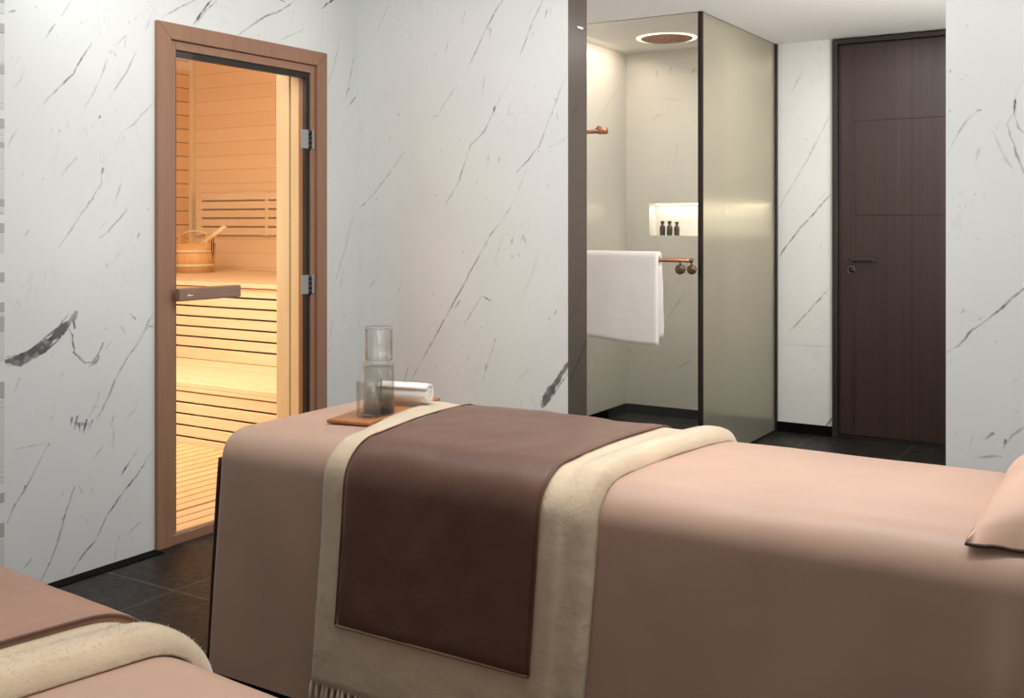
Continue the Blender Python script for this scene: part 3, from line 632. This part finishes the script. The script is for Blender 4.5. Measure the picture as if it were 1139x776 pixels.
re_('bottom_track', [(-3.388, GX-0.012, GY-0.01, GY+0.01, 0.0, 0.012), (GX-0.01, GX+0.01, GY+0.012, YD-0.034, 0.0, 0.012)], M['bronze'], bev=0)
# rain head with its glowing ring
rh = thing('rain_shower_head', 'round copper rain shower head with a glowing ring in the shower ceiling', 'shower head', (-2.86, 6.47, 2.60))
lathe('ring_light', [(0.168, -0.001), (0.198, -0.001), (0.198, -0.005), (0.168, -0.005), (0.168, -0.001)], M['ring'], rh, 64)
lathe('spray_plate', [(0, -0.001), (0.172, -0.001), (0.172, -0.008), (0.166, -0.011), (0, -0.011)], M['copper'], rh, 64)
nv, nf_ = [], []
for ring in range(1, 9):
    for k in range(ring*6):
        a = 2*PI*k/(ring*6); x, yy, r_ = 0.019*ring*math.cos(a), 0.019*ring*math.sin(a), 0.0036
        b = len(nv); nv += [(x+r_*math.cos(q), yy+r_*math.sin(q), -0.0105) for q in np.linspace(0, 2*PI, 7)[:-1]] + [(x, yy, -0.017)]
        nf_ += [(b+i, b+(i+1) % 6, b+6) for i in range(6)]
pyd('nozzles', nv, nf_, plain('nozzle_rubber', (70, 44, 34), 0.6), rh, False)
# niche light strip
ns = thing('niche_light', 'warm light strip along the top of the shower niche', 'light strip', (-2.77, YS+0.10, NZ1-0.004))
boxes('strip', [(NX0-(-2.77)+0.01, NX1-(-2.77)-0.01, -0.008, 0.012, -0.006, 0.002)], M['led'], ns, 0)
boxes('channel', [(NX0-(-2.77)+0.005, NX1-(-2.77)-0.005, 0.0125, 0.016, -0.008, 0.003)], M['white'], ns, 0)
lamp('niche_lamp', 'AREA', (-2.77, YS+0.06, NZ1-0.012), 1.9, (1, 0.9, 0.76), shape='RECTANGLE', size=0.84, size_y=0.05)
# three bottles
bl = ['small dark toiletry bottle in the shower niche, the one nearest the niche\'s left end', 'small dark toiletry bottle standing between two others in the lit shower niche', 'small dark toiletry bottle in the shower niche, nearest the frosted glass']
for i, px in enumerate((736.9, 744.8, 752.8)):
    p = onY(px, 262, YS+0.035)
    b = thing('toiletry_bottle', bl[i], 'bottle', (p[0], YS+0.035, NZ0+0.0005), group='toiletry bottles in the niche')
    s = 1.0 if i < 2 else 0.94
    lathe('body', [(r*s, z*s) for r, z in [(0, 0), (0.018, 0), (0.0205, 0.004), (0.0205, 0.058), (0.016, 0.070), (0.0095, 0.074), (0.0095, 0.086), (0, 0.086)]], M['bottle'], b, 24)
    lathe('cap', [(r*s, z*s) for r, z in [(0, 0.084), (0.013, 0.084), (0.0145, 0.101), (0.012, 0.104), (0, 0.104)]], M['bottlecap'], b, 24)
# towel bar on the glass
BZ, BY = 1.167, 5.485
tb = thing('towel_bar', 'copper towel bar across the shower glass with two round knobs below', 'towel rail', (-2.6, BY, BZ))
tube('bar', [(-3.10+2.6, 0, 0), (-2.279+2.6, 0, 0)], 0.011, M['copper'], tb, 16)
for x in (-3.05, -2.30): tube('bracket', [(x+2.6, 0, 0), (x+2.6, GY-0.005-BY, 0)], 0.008, M['copperdk'], tb)
tube('end_cap', [(-2.281+2.6, 0, 0), (-2.270+2.6, 0, 0)], 0.013, M['lock'], tb, 16)
for x, s in ((-2.347, 1.0), (-2.279, 0.92)):
    kb = lathe('knob', [(0, -0.016), (0.026*s, -0.016), (0.030*s, -0.012), (0.030*s, 0.006), (0.024*s, 0.012), (0, 0.012)], M['copperdk'], tb, 8, (x+2.6, 0.014, -0.050), 'Y')
    tube('stem', [(x+2.6, 0.004, -0.008), (x+2.6, 0.012, -0.024)], 0.005, M['copperdk'], kb, 8)
# white towel hung over the bar
def hung_towel():
    x0, x1 = -2.955, -2.468
    prof = []   # outer loop of the folded towel: front hem, up, over the bar, rear hem, then back inside
    t = 0.040
    zf, zr = 0.712, 0.745
    outer = [(-0.034-0.008*(1-k/20), zf+(BZ+0.012-zf)*k/20) for k in range(21)]
    arc = [(-0.034*math.cos(a), BZ+0.012+0.036*math.sin(a)) for a in np.linspace(0, PI, 13)[1:-1]]
    rear = [(0.034, BZ+0.012+(zr-BZ-0.012)*k/16) for k in range(17)]
    inner_r = [(0.013, zr+(BZ-0.02-zr)*k/10) for k in range(11)]
    inner_a = [(0.013*math.cos(a), BZ-0.004+0.016*math.sin(a)) for a in np.linspace(0, PI, 9)]
    inner_f = [(-0.0135-0.004*(k/12), BZ-0.02+(zf-BZ+0.02)*k/12) for k in range(13)]
    loop = outer+arc+rear+inner_r+inner_a+inner_f
    n = len(loop); nx = 36; v, f = [], []
    for i in range(nx+1):
        u = i/nx; x = x0+(x1-x0)*u
        e = min(u, 1-u)*(x1-x0); rd_ = 0.008*max(0, 1-e/0.012)**2
        for (yy, zz) in loop:
            dz = max(0, BZ-zz)
            w = 0.0045*noise.noise((x*7, zz*2.2, 1.3 if yy < 0 else 5.1))*min(1, dz*5)
            sag = -0.020*u*min(1, dz/0.4)+0.006*math.sin(u*5+1)*min(1, dz/0.4)
            xx = x + (0.012*dz*(1 if u > 0.5 else -1)*abs(u-0.5)*2)
            v.append((xx, yy*(1-rd_*12)+w, zz+sag*(1 if yy < 0 else 0.4)))
    for i in range(nx):
        for k in range(n):
            a, b = i*n+k, i*n+(k+1) % n; f.append((a, b, b+n, a+n))
    f.append(tuple(range(n))); f.append(tuple(nx*n+k for k in range(n)))
    tw = thing('bath_towel', 'white bath towel hung folded over the copper bar on the shower glass', 'towel', (0, BY, 0))
    o = pyd('cloth', v, f, M['towel'], tw)
    # the inner fold seen at the towel's open side
    v, f = [], []; m = 14
    lay = [(-0.0115, 0.735, -2.448), (0.0085, 0.765, -2.455)]
    for yy, zl, xr in lay:
        b0 = len(v)
        for k in range(m+1):
            zz = zl+(BZ-0.03-zl)*k/m
            for xx, dy in ((-2.90, 0), (xr-0.004+0.010*(1-k/m), 0), (xr+0.010*(1-k/m), 0.003), (xr-0.004+0.010*(1-k/m), 0.006), (-2.90, 0.006)):
                v.append((xx, yy+dy-0.001+0.003*math.sin(k*0.8), zz))
        for k in range(m):
            for j in range(5): a, b = b0+k*5+j, b0+k*5+(j+1) % 5; f.append((a, b, b+5, a+5))
        f.append(tuple(b0+j for j in range(5))); f.append(tuple(b0+m*5+j for j in range(5)))
    pyd('inner_fold', v, f, M['towel'], tw)
hung_towel()
# copper arm by the shower's left wall
ar = thing('shower_spout', 'short copper shower arm on the left shower wall beside the marble pillar', 'shower fitting', (-3.39, 6.2, 1.978))
tube('arm', [(0.004, 0, 0), (0.225, 0, 0)], [0.011, 0.017], M['copper'], ar, 16)
tube('spray_tip', [(0.165, 0, 0.0), (0.226, 0, 0.0)], 0.021, M['copper'], ar, 16)
tube('lever', [(0.145, 0, 0.014), (0.165, 0, 0.034), (0.185, 0, 0.024)], 0.007, M['copper'], ar, 10)
lathe('wall_flange', [(0, 0.001), (0.032, 0.001), (0.032, 0.010), (0, 0.010)], M['copper'], ar, 28, (0, 0, 0), 'X')
# small white plate painted in for a glint on the pillar's end
sc_ = onX(645, 31, XE+0.002)
tag(boxes('glint_plate', [(XE+0.0005, XE+0.006, sc_[1]-0.026, sc_[1]+0.026, sc_[2]-0.005, sc_[2]+0.005)], M['white'], bev=0.001), 'tiny painted white glint high on the brown end face of the marble pillar', 'glint')

# ------------------------------------------------------------------ beds
RY, RZ = 0.107, 0.097
def flare(z, h): t = max(0, (h-RZ-z)/(h-RZ)); return 0.032*t**1.2
def section(w, h, zlow_near, zlow_far):
    """cross-section of the made bed, near hem -> over the top -> far hem, as (y, z) with local y=0 on the axis"""
    p = []
    for k in range(31): z = zlow_near+(h-RZ-zlow_near)*k/30; p.append((-(w/2+flare(z, h)), z))
    for k in range(1, 13): a = PI/2*k/12; p.append((-(w/2-RY*(1-math.cos(a))), h-RZ+RZ*math.sin(a)))
    for k in range(1, 24): t = k/24; y_ = -(w/2-RY)+(w-2*RY)*t; p.append((y_, h+0.008*math.sin(PI*t)))
    for k in range(12, -1, -1): a = PI/2*k/12; p.append(((w/2-RY*(1-math.cos(a))), h-RZ+RZ*math.sin(a)))
    for k in range(29, -1, -1): z = zlow_far+(h-RZ-zlow_far)*k/30; p.append(((w/2+flare(z, h)), z))
    p = np.array(p)
    # resample evenly
    s = np.r_[0, np.cumsum(np.hypot(*np.diff(p, axis=0).T))]
    return p, s
def bed_cover(L, w, h, parent, mat, seed, pleat=None):
    rows = []
    zs = list(np.linspace(0.02, h-RZ, 26))
    for z in zs: rows.append((-flare(z, h), z, 0))
    for k in range(1, 11): a = PI/2*k/10; rows.append((RY*(1-math.cos(a)), h-RZ+RZ*math.sin(a), k/10))
    for d in np.linspace(RY, w/2-0.012, 10)[1:]: rows.append((d, h+0.008*math.sin(PI/2*(d-RY)/(w/2-RY)), 1))
    nL, nW, nC = 110, 40, 8
    v, f = [], []
    for d, z, t in rows:
        ins_x = d*0.30 if d > 0 else d*1.2
        a, b = L/2-ins_x, w/2-d
        rc = max(0.004, 0.030+0.25*max(0, -d)-0.5*max(0, d)) if d < 0.1 else 0.003
        ring = []
        def side(p, q, n):
            for i in range(n): s = i/n; ring.append((p[0]+(q[0]-p[0])*s, p[1]+(q[1]-p[1])*s))
        def corner(cx, cy, a0):
            for i in range(nC): an = a0+PI/2*i/nC; ring.append((cx+rc*math.cos(an), cy+rc*math.sin(an)))
        side((-a+rc, -b), (a-rc, -b), nL); corner(a-rc, -b+rc, -PI/2)
        side((a, -b+rc), (a, b-rc), nW); corner(a-rc, b-rc, 0)
        side((a-rc, b), (-a+rc, b), nL); corner(-a+rc, b-rc, PI/2)
        side((-a, b-rc), (-a, -b+rc), nW); corner(-a+rc, -b+rc, PI)
        for x, y_ in ring:
            low = max(0, (h-RZ-z))/(h-RZ)
            o = 0.011*noise.noise((x*2.1+seed, y_*2.1, z*1.2))*min(1, low*1.4) + 0.008*low*math.sin(x*9+seed+1.7*math.sin(x*3))*min(1, low*1.5)
            if pleat is not None and y_ < 0:
                dx = x-pleat
                o += 0.022*math.exp(-(dx/0.045)**2)*min(1, 0.25+low*3)*(1 if z < h-0.01 else 0) - 0.02*math.exp(-((dx-0.07)/0.03)**2)*min(1, low*4)
            zz = z + 0.0035*noise.noise((x*3.1, y_*4+seed, 0.3))*(1 if t > 0.5 else 0)
            nx_ = 0.0
            v.append((x + (o*0.4 if abs(x) > L/2-0.03 else 0)*(1 if x > 0 else -1), y_ + o*(1 if y_ > 0 else -1)*(1 if abs(y_) > w/2-0.15 else 0)*(1 if t < 0.7 else 0), zz))
    N = 2*(nL+nW)+4*nC
    for r in range(len(rows)-1):
        for k in range(N): a, b = r*N+k, r*N+(k+1) % N; f.append((a, b, b+N, a+N))
    # close the top along the axis
    top = (len(rows)-1)*N
    f.append(tuple(top+k for k in range(N)))
    return pyd('bed_cover', v, f, mat, parent)

def draped(name, P, s, s0, s1, xl, xr, off, th, mat, parent, edge_l=1.0, edge_r=1.0, er=0.5, n=150, wob=0.0, seed=0, fuzz=0, nx=26, rollr=0.0, rolll=0.0):
    """cloth laid across the bed: follows section P from arc s0 to s1, between xl(t) and xr(t), th thick above off"""
    ss = np.linspace(s0, s1, n); Y = np.interp(ss, s, P[:, 0]); Z = np.interp(ss, s, P[:, 1])
    # smooth the path a little as a thick cloth would
    for _ in range(3):
        Y[1:-1] = (Y[:-2]+2*Y[1:-1]+Y[2:])/4; Z[1:-1] = (Z[:-2]+2*Z[1:-1]+Z[2:])/4
    ty = np.gradient(Y); tz = np.gradient(Z); ln = np.hypot(ty, tz); ny, nz = -tz/ln, ty/ln
    v, f = [], []; loop_n = None; upv = []
    for i in range(n):
        t = i/(n-1); a, b = xl(t), xr(t)
        a += 0.004*noise.noise((t*9, seed, 0.5)); b += 0.004*noise.noise((t*9, seed, 7.5))
        W_ = b-a; prof = []
        endf = min(1.0, 0.35+min(t, 1-t)*n/3)          # thin the hems
        for k in range(nx+1):
            u = k/nx; x = a+W_*u
            dl, dr = u*W_, (1-u)*W_
            rl = math.sqrt(max(0, 1-max(0, 1-dl/(th*er))**2)) if th > 0 else 1
            rr = math.sqrt(max(0, 1-max(0, 1-dr/(th*er))**2)) if th > 0 else 1
            bulge = rollr*math.exp(-((dr-0.045)/0.05)**4) + rolll*math.exp(-((dl-0.04)/0.045)**4)
            if rollr and dr < 0.045: bulge = rollr*math.sqrt(max(0, 1-(1-dr/0.045)**2))
            hgt = off + (th*min(rl, rr)*endf + bulge*endf)
            hgt += wob*noise.noise((x*6+seed, ss[i]*5, 0.7)) + wob*0.5*noise.noise((x*17+seed, ss[i]*13, 2.7))
            prof.append((x, hgt))
        for x, hh in prof: v.append((x, Y[i]+ny[i]*hh, Z[i]+nz[i]*hh))
        for k in (nx, int(nx*0.66), int(nx*0.33), 0): x = prof[k][0]; v.append((x, Y[i]+ny[i]*off*0.4, Z[i]+nz[i]*off*0.4))
    m = nx+1+4
    for i in range(n-1):
        for k in range(m): a, b = i*m+k, i*m+(k+1) % m; f.append((a, a+m, b+m, b))
    f.append(tuple(range(m))); f.append(tuple((n-1)*m+k for k in range(m)))
    nbase, fbase = len(v), len(f); fn = []
    if fuzz:
        r = np.random.default_rng(seed+5)
        V = np.array(v)
        for q in range(fuzz):
            i = r.integers(0, n-1); k = r.integers(0, nx) if r.random() < 0.8 else (nx if r.random() < 0.5 else 0)
            w1, w2 = r.random(2)
            base = V[i*m+k]*(1-w1)+V[(i+1)*m+k]*w1
            if k < nx: base = base*(1-w2) + (V[i*m+k+1]*(1-w1)+V[(i+1)*m+k+1]*w1)*w2
            nn = np.array([r.normal(0, 0.55)+(0.7 if k == nx else (-0.7 if k == 0 else 0)), ny[i]+r.normal(0, 0.5), nz[i]+r.normal(0, 0.5)]); nn /= np.linalg.norm(nn)
            sd = np.cross(nn, r.normal(0, 1, 3)); sd /= np.linalg.norm(sd)+1e-9; L_ = r.uniform(0.002, 0.006)
            c = len(v); up_ = np.cross(nn, sd); hw = 0.00045
            v += [base+hw*(math.cos(q_)*sd+math.sin(q_)*up_)-nn*0.001 for q_ in (0, 2.094, 4.189)]+[base+nn*L_+sd*r.normal(0, 0.0015)]
            f += [(c, c+1, c+3), (c+1, c+2, c+3), (c+2, c, c+3)]
            sn = (1.0 if k == nx else (-1.0 if k == 0 else 0.0), float(ny[i]), float(nz[i])); fn += [sn]*4
    o = pyd(name, v[:nbase], f[:fbase], mat, parent)
    if fuzz:
        me0 = o.data
        vn = [tuple(p.normal) for p in me0.vertices]
        me = bpy.data.meshes.new(name); me.from_pydata([tuple(map(float, p)) for p in [tuple(q.co) for q in me0.vertices]+v[nbase:]], [], [tuple(p.vertices) for p in me0.polygons]+f[fbase:]); me.update()
        me.materials.append(mat); me.polygons.foreach_set('use_smooth', [True]*len(me.polygons))
        me.normals_split_custom_set_from_vertices(vn+fn)
        o.data = me; bpy.data.meshes.remove(me0)
    return o, (Y, Z, ny, nz, ss)

L1, W1, H1 = 2.56, 0.752, 0.750
def massage_bed(label, locx, locy, rz, seed, pleat=None):
    b = thing('massage_bed', label, 'massage bed', (locx, locy, 0), rz, 'massage beds')
    bed_cover(L1, W1, H1, b, M['sheet'], seed, pleat)
    bm = bmesh.new(); box(bm, -L1/2+0.03, L1/2-0.05, -W1/2+0.04, W1/2-0.04, 0.0, 0.52, bev=0.02)
    frombm('base', bm, M['sheetdk'], b)
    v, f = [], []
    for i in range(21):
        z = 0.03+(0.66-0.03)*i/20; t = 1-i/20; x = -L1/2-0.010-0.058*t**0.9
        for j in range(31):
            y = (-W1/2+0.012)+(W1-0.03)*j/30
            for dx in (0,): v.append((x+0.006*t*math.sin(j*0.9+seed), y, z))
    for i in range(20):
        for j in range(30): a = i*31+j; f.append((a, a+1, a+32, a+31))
    sk = pyd('foot_panel', v, f, M['sheetdk'], b); sm_ = sk.modifiers.new('thick', 'SOLIDIFY'); sm_.thickness = 0.004  # dark brown panel flaring outward down the foot end
    return b
X0 = -2.475
cxb, cyb = X0+L1/2, 2.250+W1/2
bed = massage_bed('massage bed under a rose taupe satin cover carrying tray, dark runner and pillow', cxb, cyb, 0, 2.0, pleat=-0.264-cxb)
P, s = section(W1, H1, 0.02, 0.25)
# key arc positions
def arc_near(z): return float(np.interp(z, P[:31, 1], s[:31]))
def arc_far(z): return float(np.interp(-z, -P[-30:, 1], s[-30:]))
s_tip, s_tr = arc_near(0.085), arc_near(0.268)
s_top0, s_top1 = float(s[43]), float(s[66]); s_end = arc_far(0.42)
def lin3(pts):
    xs_, ys_ = zip(*pts); return lambda t: float(np.interp(t, xs_, ys_))
def tq(sv, a, b): return (sv-a)/(b-a)
tn, tf = tq(s_top0, s_tip, s_end), tq(s_top1, s_tip, s_end)
th_l = lin3([(0, -2.063-cxb), (tn*0.8, -2.037-cxb), (tn, -2.025-cxb), (tf, -2.163-cxb), (1, -2.224-cxb)])
th_r = lin3([(0, -1.205-cxb), (tn*0.8, -1.171-cxb), (tn, -1.159-cxb), (tf, -1.098-cxb), (1, -1.056-cxb)])
throw = thing('wool_throw', 'cream wool throw with fringe laid across the far massage bed', 'throw', (cxb, cyb, 0), 0, 'wool throws')
th_o, path = draped('cloth', P, s, s_tip, s_end, th_l, th_r, 0.004, 0.014, M['wool'], throw, er=1.0, n=170, wob=0.003, seed=1, fuzz=26000, nx=60, rollr=0.022, rolll=0.004)
# fringe tassels along the near hem
Y_, Z_, ny_, nz_, ss_ = path
nt = 44
for i in range(nt):
    t = (i+0.5)/nt; x = th_l(0)+(th_r(0)-th_l(0))*t+random.uniform(-0.004, 0.004)
    y0, z0 = Y_[0]+ny_[0]*0.010, Z_[0]+0.008; a = random.uniform(-0.006, 0.006)
    tube('tassel', [(x, y0, z0), (x+a*0.4, y0-0.006, z0-0.03), (x+a, y0-0.008, z0-0.075)], [0.0045, 0.006, 0.0035], M['wool'], throw, 6)
tn2, tf2 = tq(s_top0, s_tr, s_end-0.06), tq(s_top1, s_tr, s_end-0.06)
ru_l = lin3([(0, -1.966-cxb), (tn2*0.8, -1.946-cxb), (tn2, -1.944-cxb), (tf2, -2.001-cxb), (1, -2.020-cxb)])
ru_r = lin3([(0, -1.344-cxb), (tn2*0.8, -1.321-cxb), (tn2, -1.316-cxb), (tf2, -1.297-cxb), (1, -1.279-cxb)])
run = thing('bed_runner', 'dark brown satin runner laid over the cream throw on the far bed', 'bed runner', (cxb, cyb, 0), 0, 'satin bed runners')
_, rp = draped('cloth', P, s, s_tr, s_end-0.06, ru_l, ru_r, 0.020, 0.006, M['runner'], run, er=1.0, n=150, wob=0.006, seed=3, nx=40)
ry, rz_, rny, rnz, _s = rp
def edge(fx, idx, offn):
    return [(fx(i/(len(ry)-1)), ry[i]+rny[i]*offn, rz_[i]+rnz[i]*offn) for i in idx]
hem = [(ru_l(0)+(ru_r(0)-ru_l(0))*k/20, ry[0]+rny[0]*0.024, rz_[0]) for k in range(21)]
tube('hem_piping', hem, 0.0042, M['piping'], run, 8)
tube('side_piping', edge(ru_l, range(0, 150, 2), 0.0235), 0.0030, M['runner'], run, 8)
tube('side_piping', edge(ru_r, range(0, 150, 2), 0.0235), 0.0030, M['runner'], run, 8)

# near bed, turned a little
RZB = R(-4.8)
bx_, by_ = -0.925, 0.708
nb = massage_bed('massage bed at the lower left, partly in view, with a brown runner painted lighter for sheen', bx_, by_, RZB, 9.0)
def loc_x(X, Yv): d = Vector((X-bx_, Yv-by_)); return d.x*math.cos(RZB)+d.y*math.sin(RZB)
rx0, rx1 = loc_x(-1.416, 0.93), loc_x(-1.272, 0.93)
s_e2 = arc_far(0.40)
nthrow = thing('wool_throw', 'cream fluffy wool throw folded across the near bed at lower left', 'throw', (bx_, by_, 0), RZB, 'wool throws')
tl2 = lambda t: rx1-0.85; tr2 = lambda t: rx1+0.012*(t-0.5)
draped('cloth', P, s, s_tip, s_e2, tl2, tr2, 0.004, 0.014, M['wool'], nthrow, er=1.0, n=170, wob=0.003, seed=21, fuzz=34000, nx=60, rollr=0.017)
nrun = thing('bed_runner', 'brown satin runner, sheen painted into its colour, over the wool throw on the near bed', 'bed runner', (bx_, by_, 0), RZB, 'satin bed runners')
_, rp2 = draped('cloth', P, s, s_tr, s_e2-0.02, lambda t: rx1-0.80, lambda t: rx0+0.005, 0.024, 0.006, M['rose'], nrun, er=1.0, n=150, wob=0.003, seed=23, nx=40)
ry, rz_, rny, rnz, _s = rp2
tube('side_piping', edge(lambda t: rx0+0.005, range(0, 150, 2), 0.027), 0.0032, M['runner'], nrun, 8)

# pillow at the head of the far bed
def pillow(cx, cy, w, d, hgt, zb):
    pl = thing('pillow', 'blush satin pillow with dark piping lying at the head of the far bed', 'pillow', (cx, cy, zb))
    n = 40; v, f = [], []
    def pt(i, j, sgn):
        u, vv = -1+2*i/n, -1+2*j/n
        e = (1-abs(u)**2.6)*(1-abs(vv)**2.6); e = max(0, e)**0.48
        px = u*(1-0.055*(1-vv*vv)*abs(u)**2)*w/2; py = vv*(1-0.065*(1-u*u)*abs(vv)**2)*d/2
        k = hgt*e*(0.88 if sgn > 0 else 0.12)
        k += 0.008*noise.noise((u*2.5, vv*2.5, sgn))*min(1, e*2) + 0.004*noise.noise((u*9, vv*6, sgn*2))*(1-e)
        cor = (abs(u)*abs(vv))**6
        return (px, py, hgt*0.10 + sgn*k - 0.022*max(0, -vv)**5)
    for sgn in (1, -1):
        for i in range(n+1):
            for j in range(n+1): v.append(pt(i, j, sgn))
    m = (n+1)*(n+1)
    for q in (0, m):
        for i in range(n):
            for j in range(n): a = q+i*(n+1)+j; f.append((a, a+1, a+n+2, a+n+1))
    me = bpy.data.meshes.new('case'); me.from_pydata(v, [], f)
    bm = bmesh.new(); bm.from_mesh(me); bmesh.ops.remove_doubles(bm, verts=bm.verts[:], dist=1e-5); bmesh.ops.recalc_face_normals(bm, faces=bm.faces[:]); bm.to_mesh(me); bm.free()
    link('case', me, M['pillow'], pl, True)
    ring = [pt(i, 0, 1) for i in range(n+1)]+[pt(n, j, 1) for j in range(1, n+1)]+[pt(i, n, 1) for i in range(n-1, -1, -1)]+[pt(0, j, 1) for j in range(n-1, 0, -1)]
    ring = [(x, y_, z-0.004) for x, y_, z in ring]
    tube('piping', ring, 0.0036, M['pipedk'], pl, 8, cyclic=True)
    return pl
pillow(-0.357+0.33, 2.272+0.31, 0.66, 0.62, 0.160, H1-0.003)

# ------------------------------------------------------------------ tray and what is on it
ZT = 0.759
ta = R(10.5)
tx, ty_ = -2.200, 2.724
tray = thing('wooden_tray', 'thin oiled wood tray with carafe and rolled towel at the foot of the far bed', 'tray', (tx, ty_, ZT), ta)
bm = bmesh.new(); box(bm, -0.076, 0.076, -0.25, 0.25, 0.0, 0.011, bev=0.004); frombm('board', bm, M['tray'], tray)
TZ = ZT+0.0125
cv = thing('water_carafe', 'smoky glass carafe of water on the wooden tray', 'carafe', (-2.154, 2.627, TZ))
r0 = 0.0505
lathe('body', [(0.0, 0.0), (r0-0.003, 0.0), (r0, 0.004), (r0, 0.159), (r0-0.004, 0.167), (r0-0.010, 0.1685), (r0-0.010, 0.1722), (r0-0.013, 0.1722), (r0-0.004, 0.156), (r0-0.004, 0.014), (0, 0.012)], M['smoke'], cv, 48)
lathe('thick_base', [(0, 0.003), (r0-0.005, 0.003), (r0-0.0045, 0.011), (0, 0.011)], M['smokedk'], cv, 48)
lathe('water', [(0, 0.014), (r0-0.0045, 0.0145), (r0-0.0045, 0.148), (0, 0.148)], M['water'], cv, 48)
tm = thing('drinking_glass', 'clear tumbler turned over the mouth of the carafe', 'glass', (-2.154, 2.627, TZ+0.1709), group='clear tumblers')
r1 = 0.0440
lathe('wall', [(r1-0.003, 0.0035), (r1, 0.0025), (r1+0.0005, 0.100), (r1-0.003, 0.1055), (0, 0.1055), (0, 0.098), (r1-0.003, 0.0963), (r1-0.003, 0.0035)], M['tumbler'], tm, 48)
lathe('rim', [(r1-0.003, 0.0025), (r1-0.001, 0.001), (r1+0.0005, 0.0025), (r1-0.001, 0.004), (r1-0.003, 0.0025)], M['tumbler'], tm, 48)
mg = thing('drinking_glass', 'clear empty glass standing in front of the smoky carafe', 'glass', (-2.143, 2.567, TZ), group='clear tumblers')
r2 = 0.0400
lathe('wall', [(0, 0), (r2-0.004, 0), (r2, 0.005), (r2, 0.111), (r2-0.0025, 0.1115), (r2-0.0035, 0.012), (0, 0.011)], M['tumbler'], mg, 48)
lathe('base', [(0, 0.002), (r2-0.004, 0.003), (r2-0.004, 0.010), (0, 0.010)], M['tumbler'], mg, 48)
# rolled towel
def rolled_towel(c, length, rad, ang):
    t = thing('rolled_towel', 'small rolled white towel lying on the tray behind the carafe', 'towel', c, ang)
    turns = 3.4; n = 170; th = 0.0085; pin = 0.006
    sp = []
    for i in range(n):
        q = i/(n-1); a = turns*2*PI*q; r_ = pin+(rad-pin)*q; sp.append((r_, a))
    prof = [((r_)*math.cos(a), (r_)*math.sin(a)) for r_, a in sp]+[((r_-th)*math.cos(a), (r_-th)*math.sin(a)) for r_, a in sp[::-1] if True]
    v, f = [], []; nx = 16; m = len(prof)
    for i in range(nx+1):
        u = i/nx; x = -length/2+length*u
        for k, (y_, z_) in enumerate(prof):
            w = 1+0.02*noise.noise((x*20, k*0.03, 0)) - 0.06*(abs(2*u-1)**8)
            v.append((x+0.004*noise.noise((k*0.05, 1.0, u)), y_*w, z_*w+rad*0.98))
    for i in range(nx):
        for k in range(m): a, b = i*m+k, i*m+(k+1) % m; f.append((a, b, b+m, a+m))
    # ends: strips between the two spiral edges
    for e in (0, nx):
        for k in range(n-1): f.append((e*m+k, e*m+k+1, e*m+m-2-k, e*m+m-1-k))
    pyd('terry', v, f, M['towel'], t)
    return t
rolled_towel((-2.185, 2.800, TZ), 0.185, 0.0385, R(12))
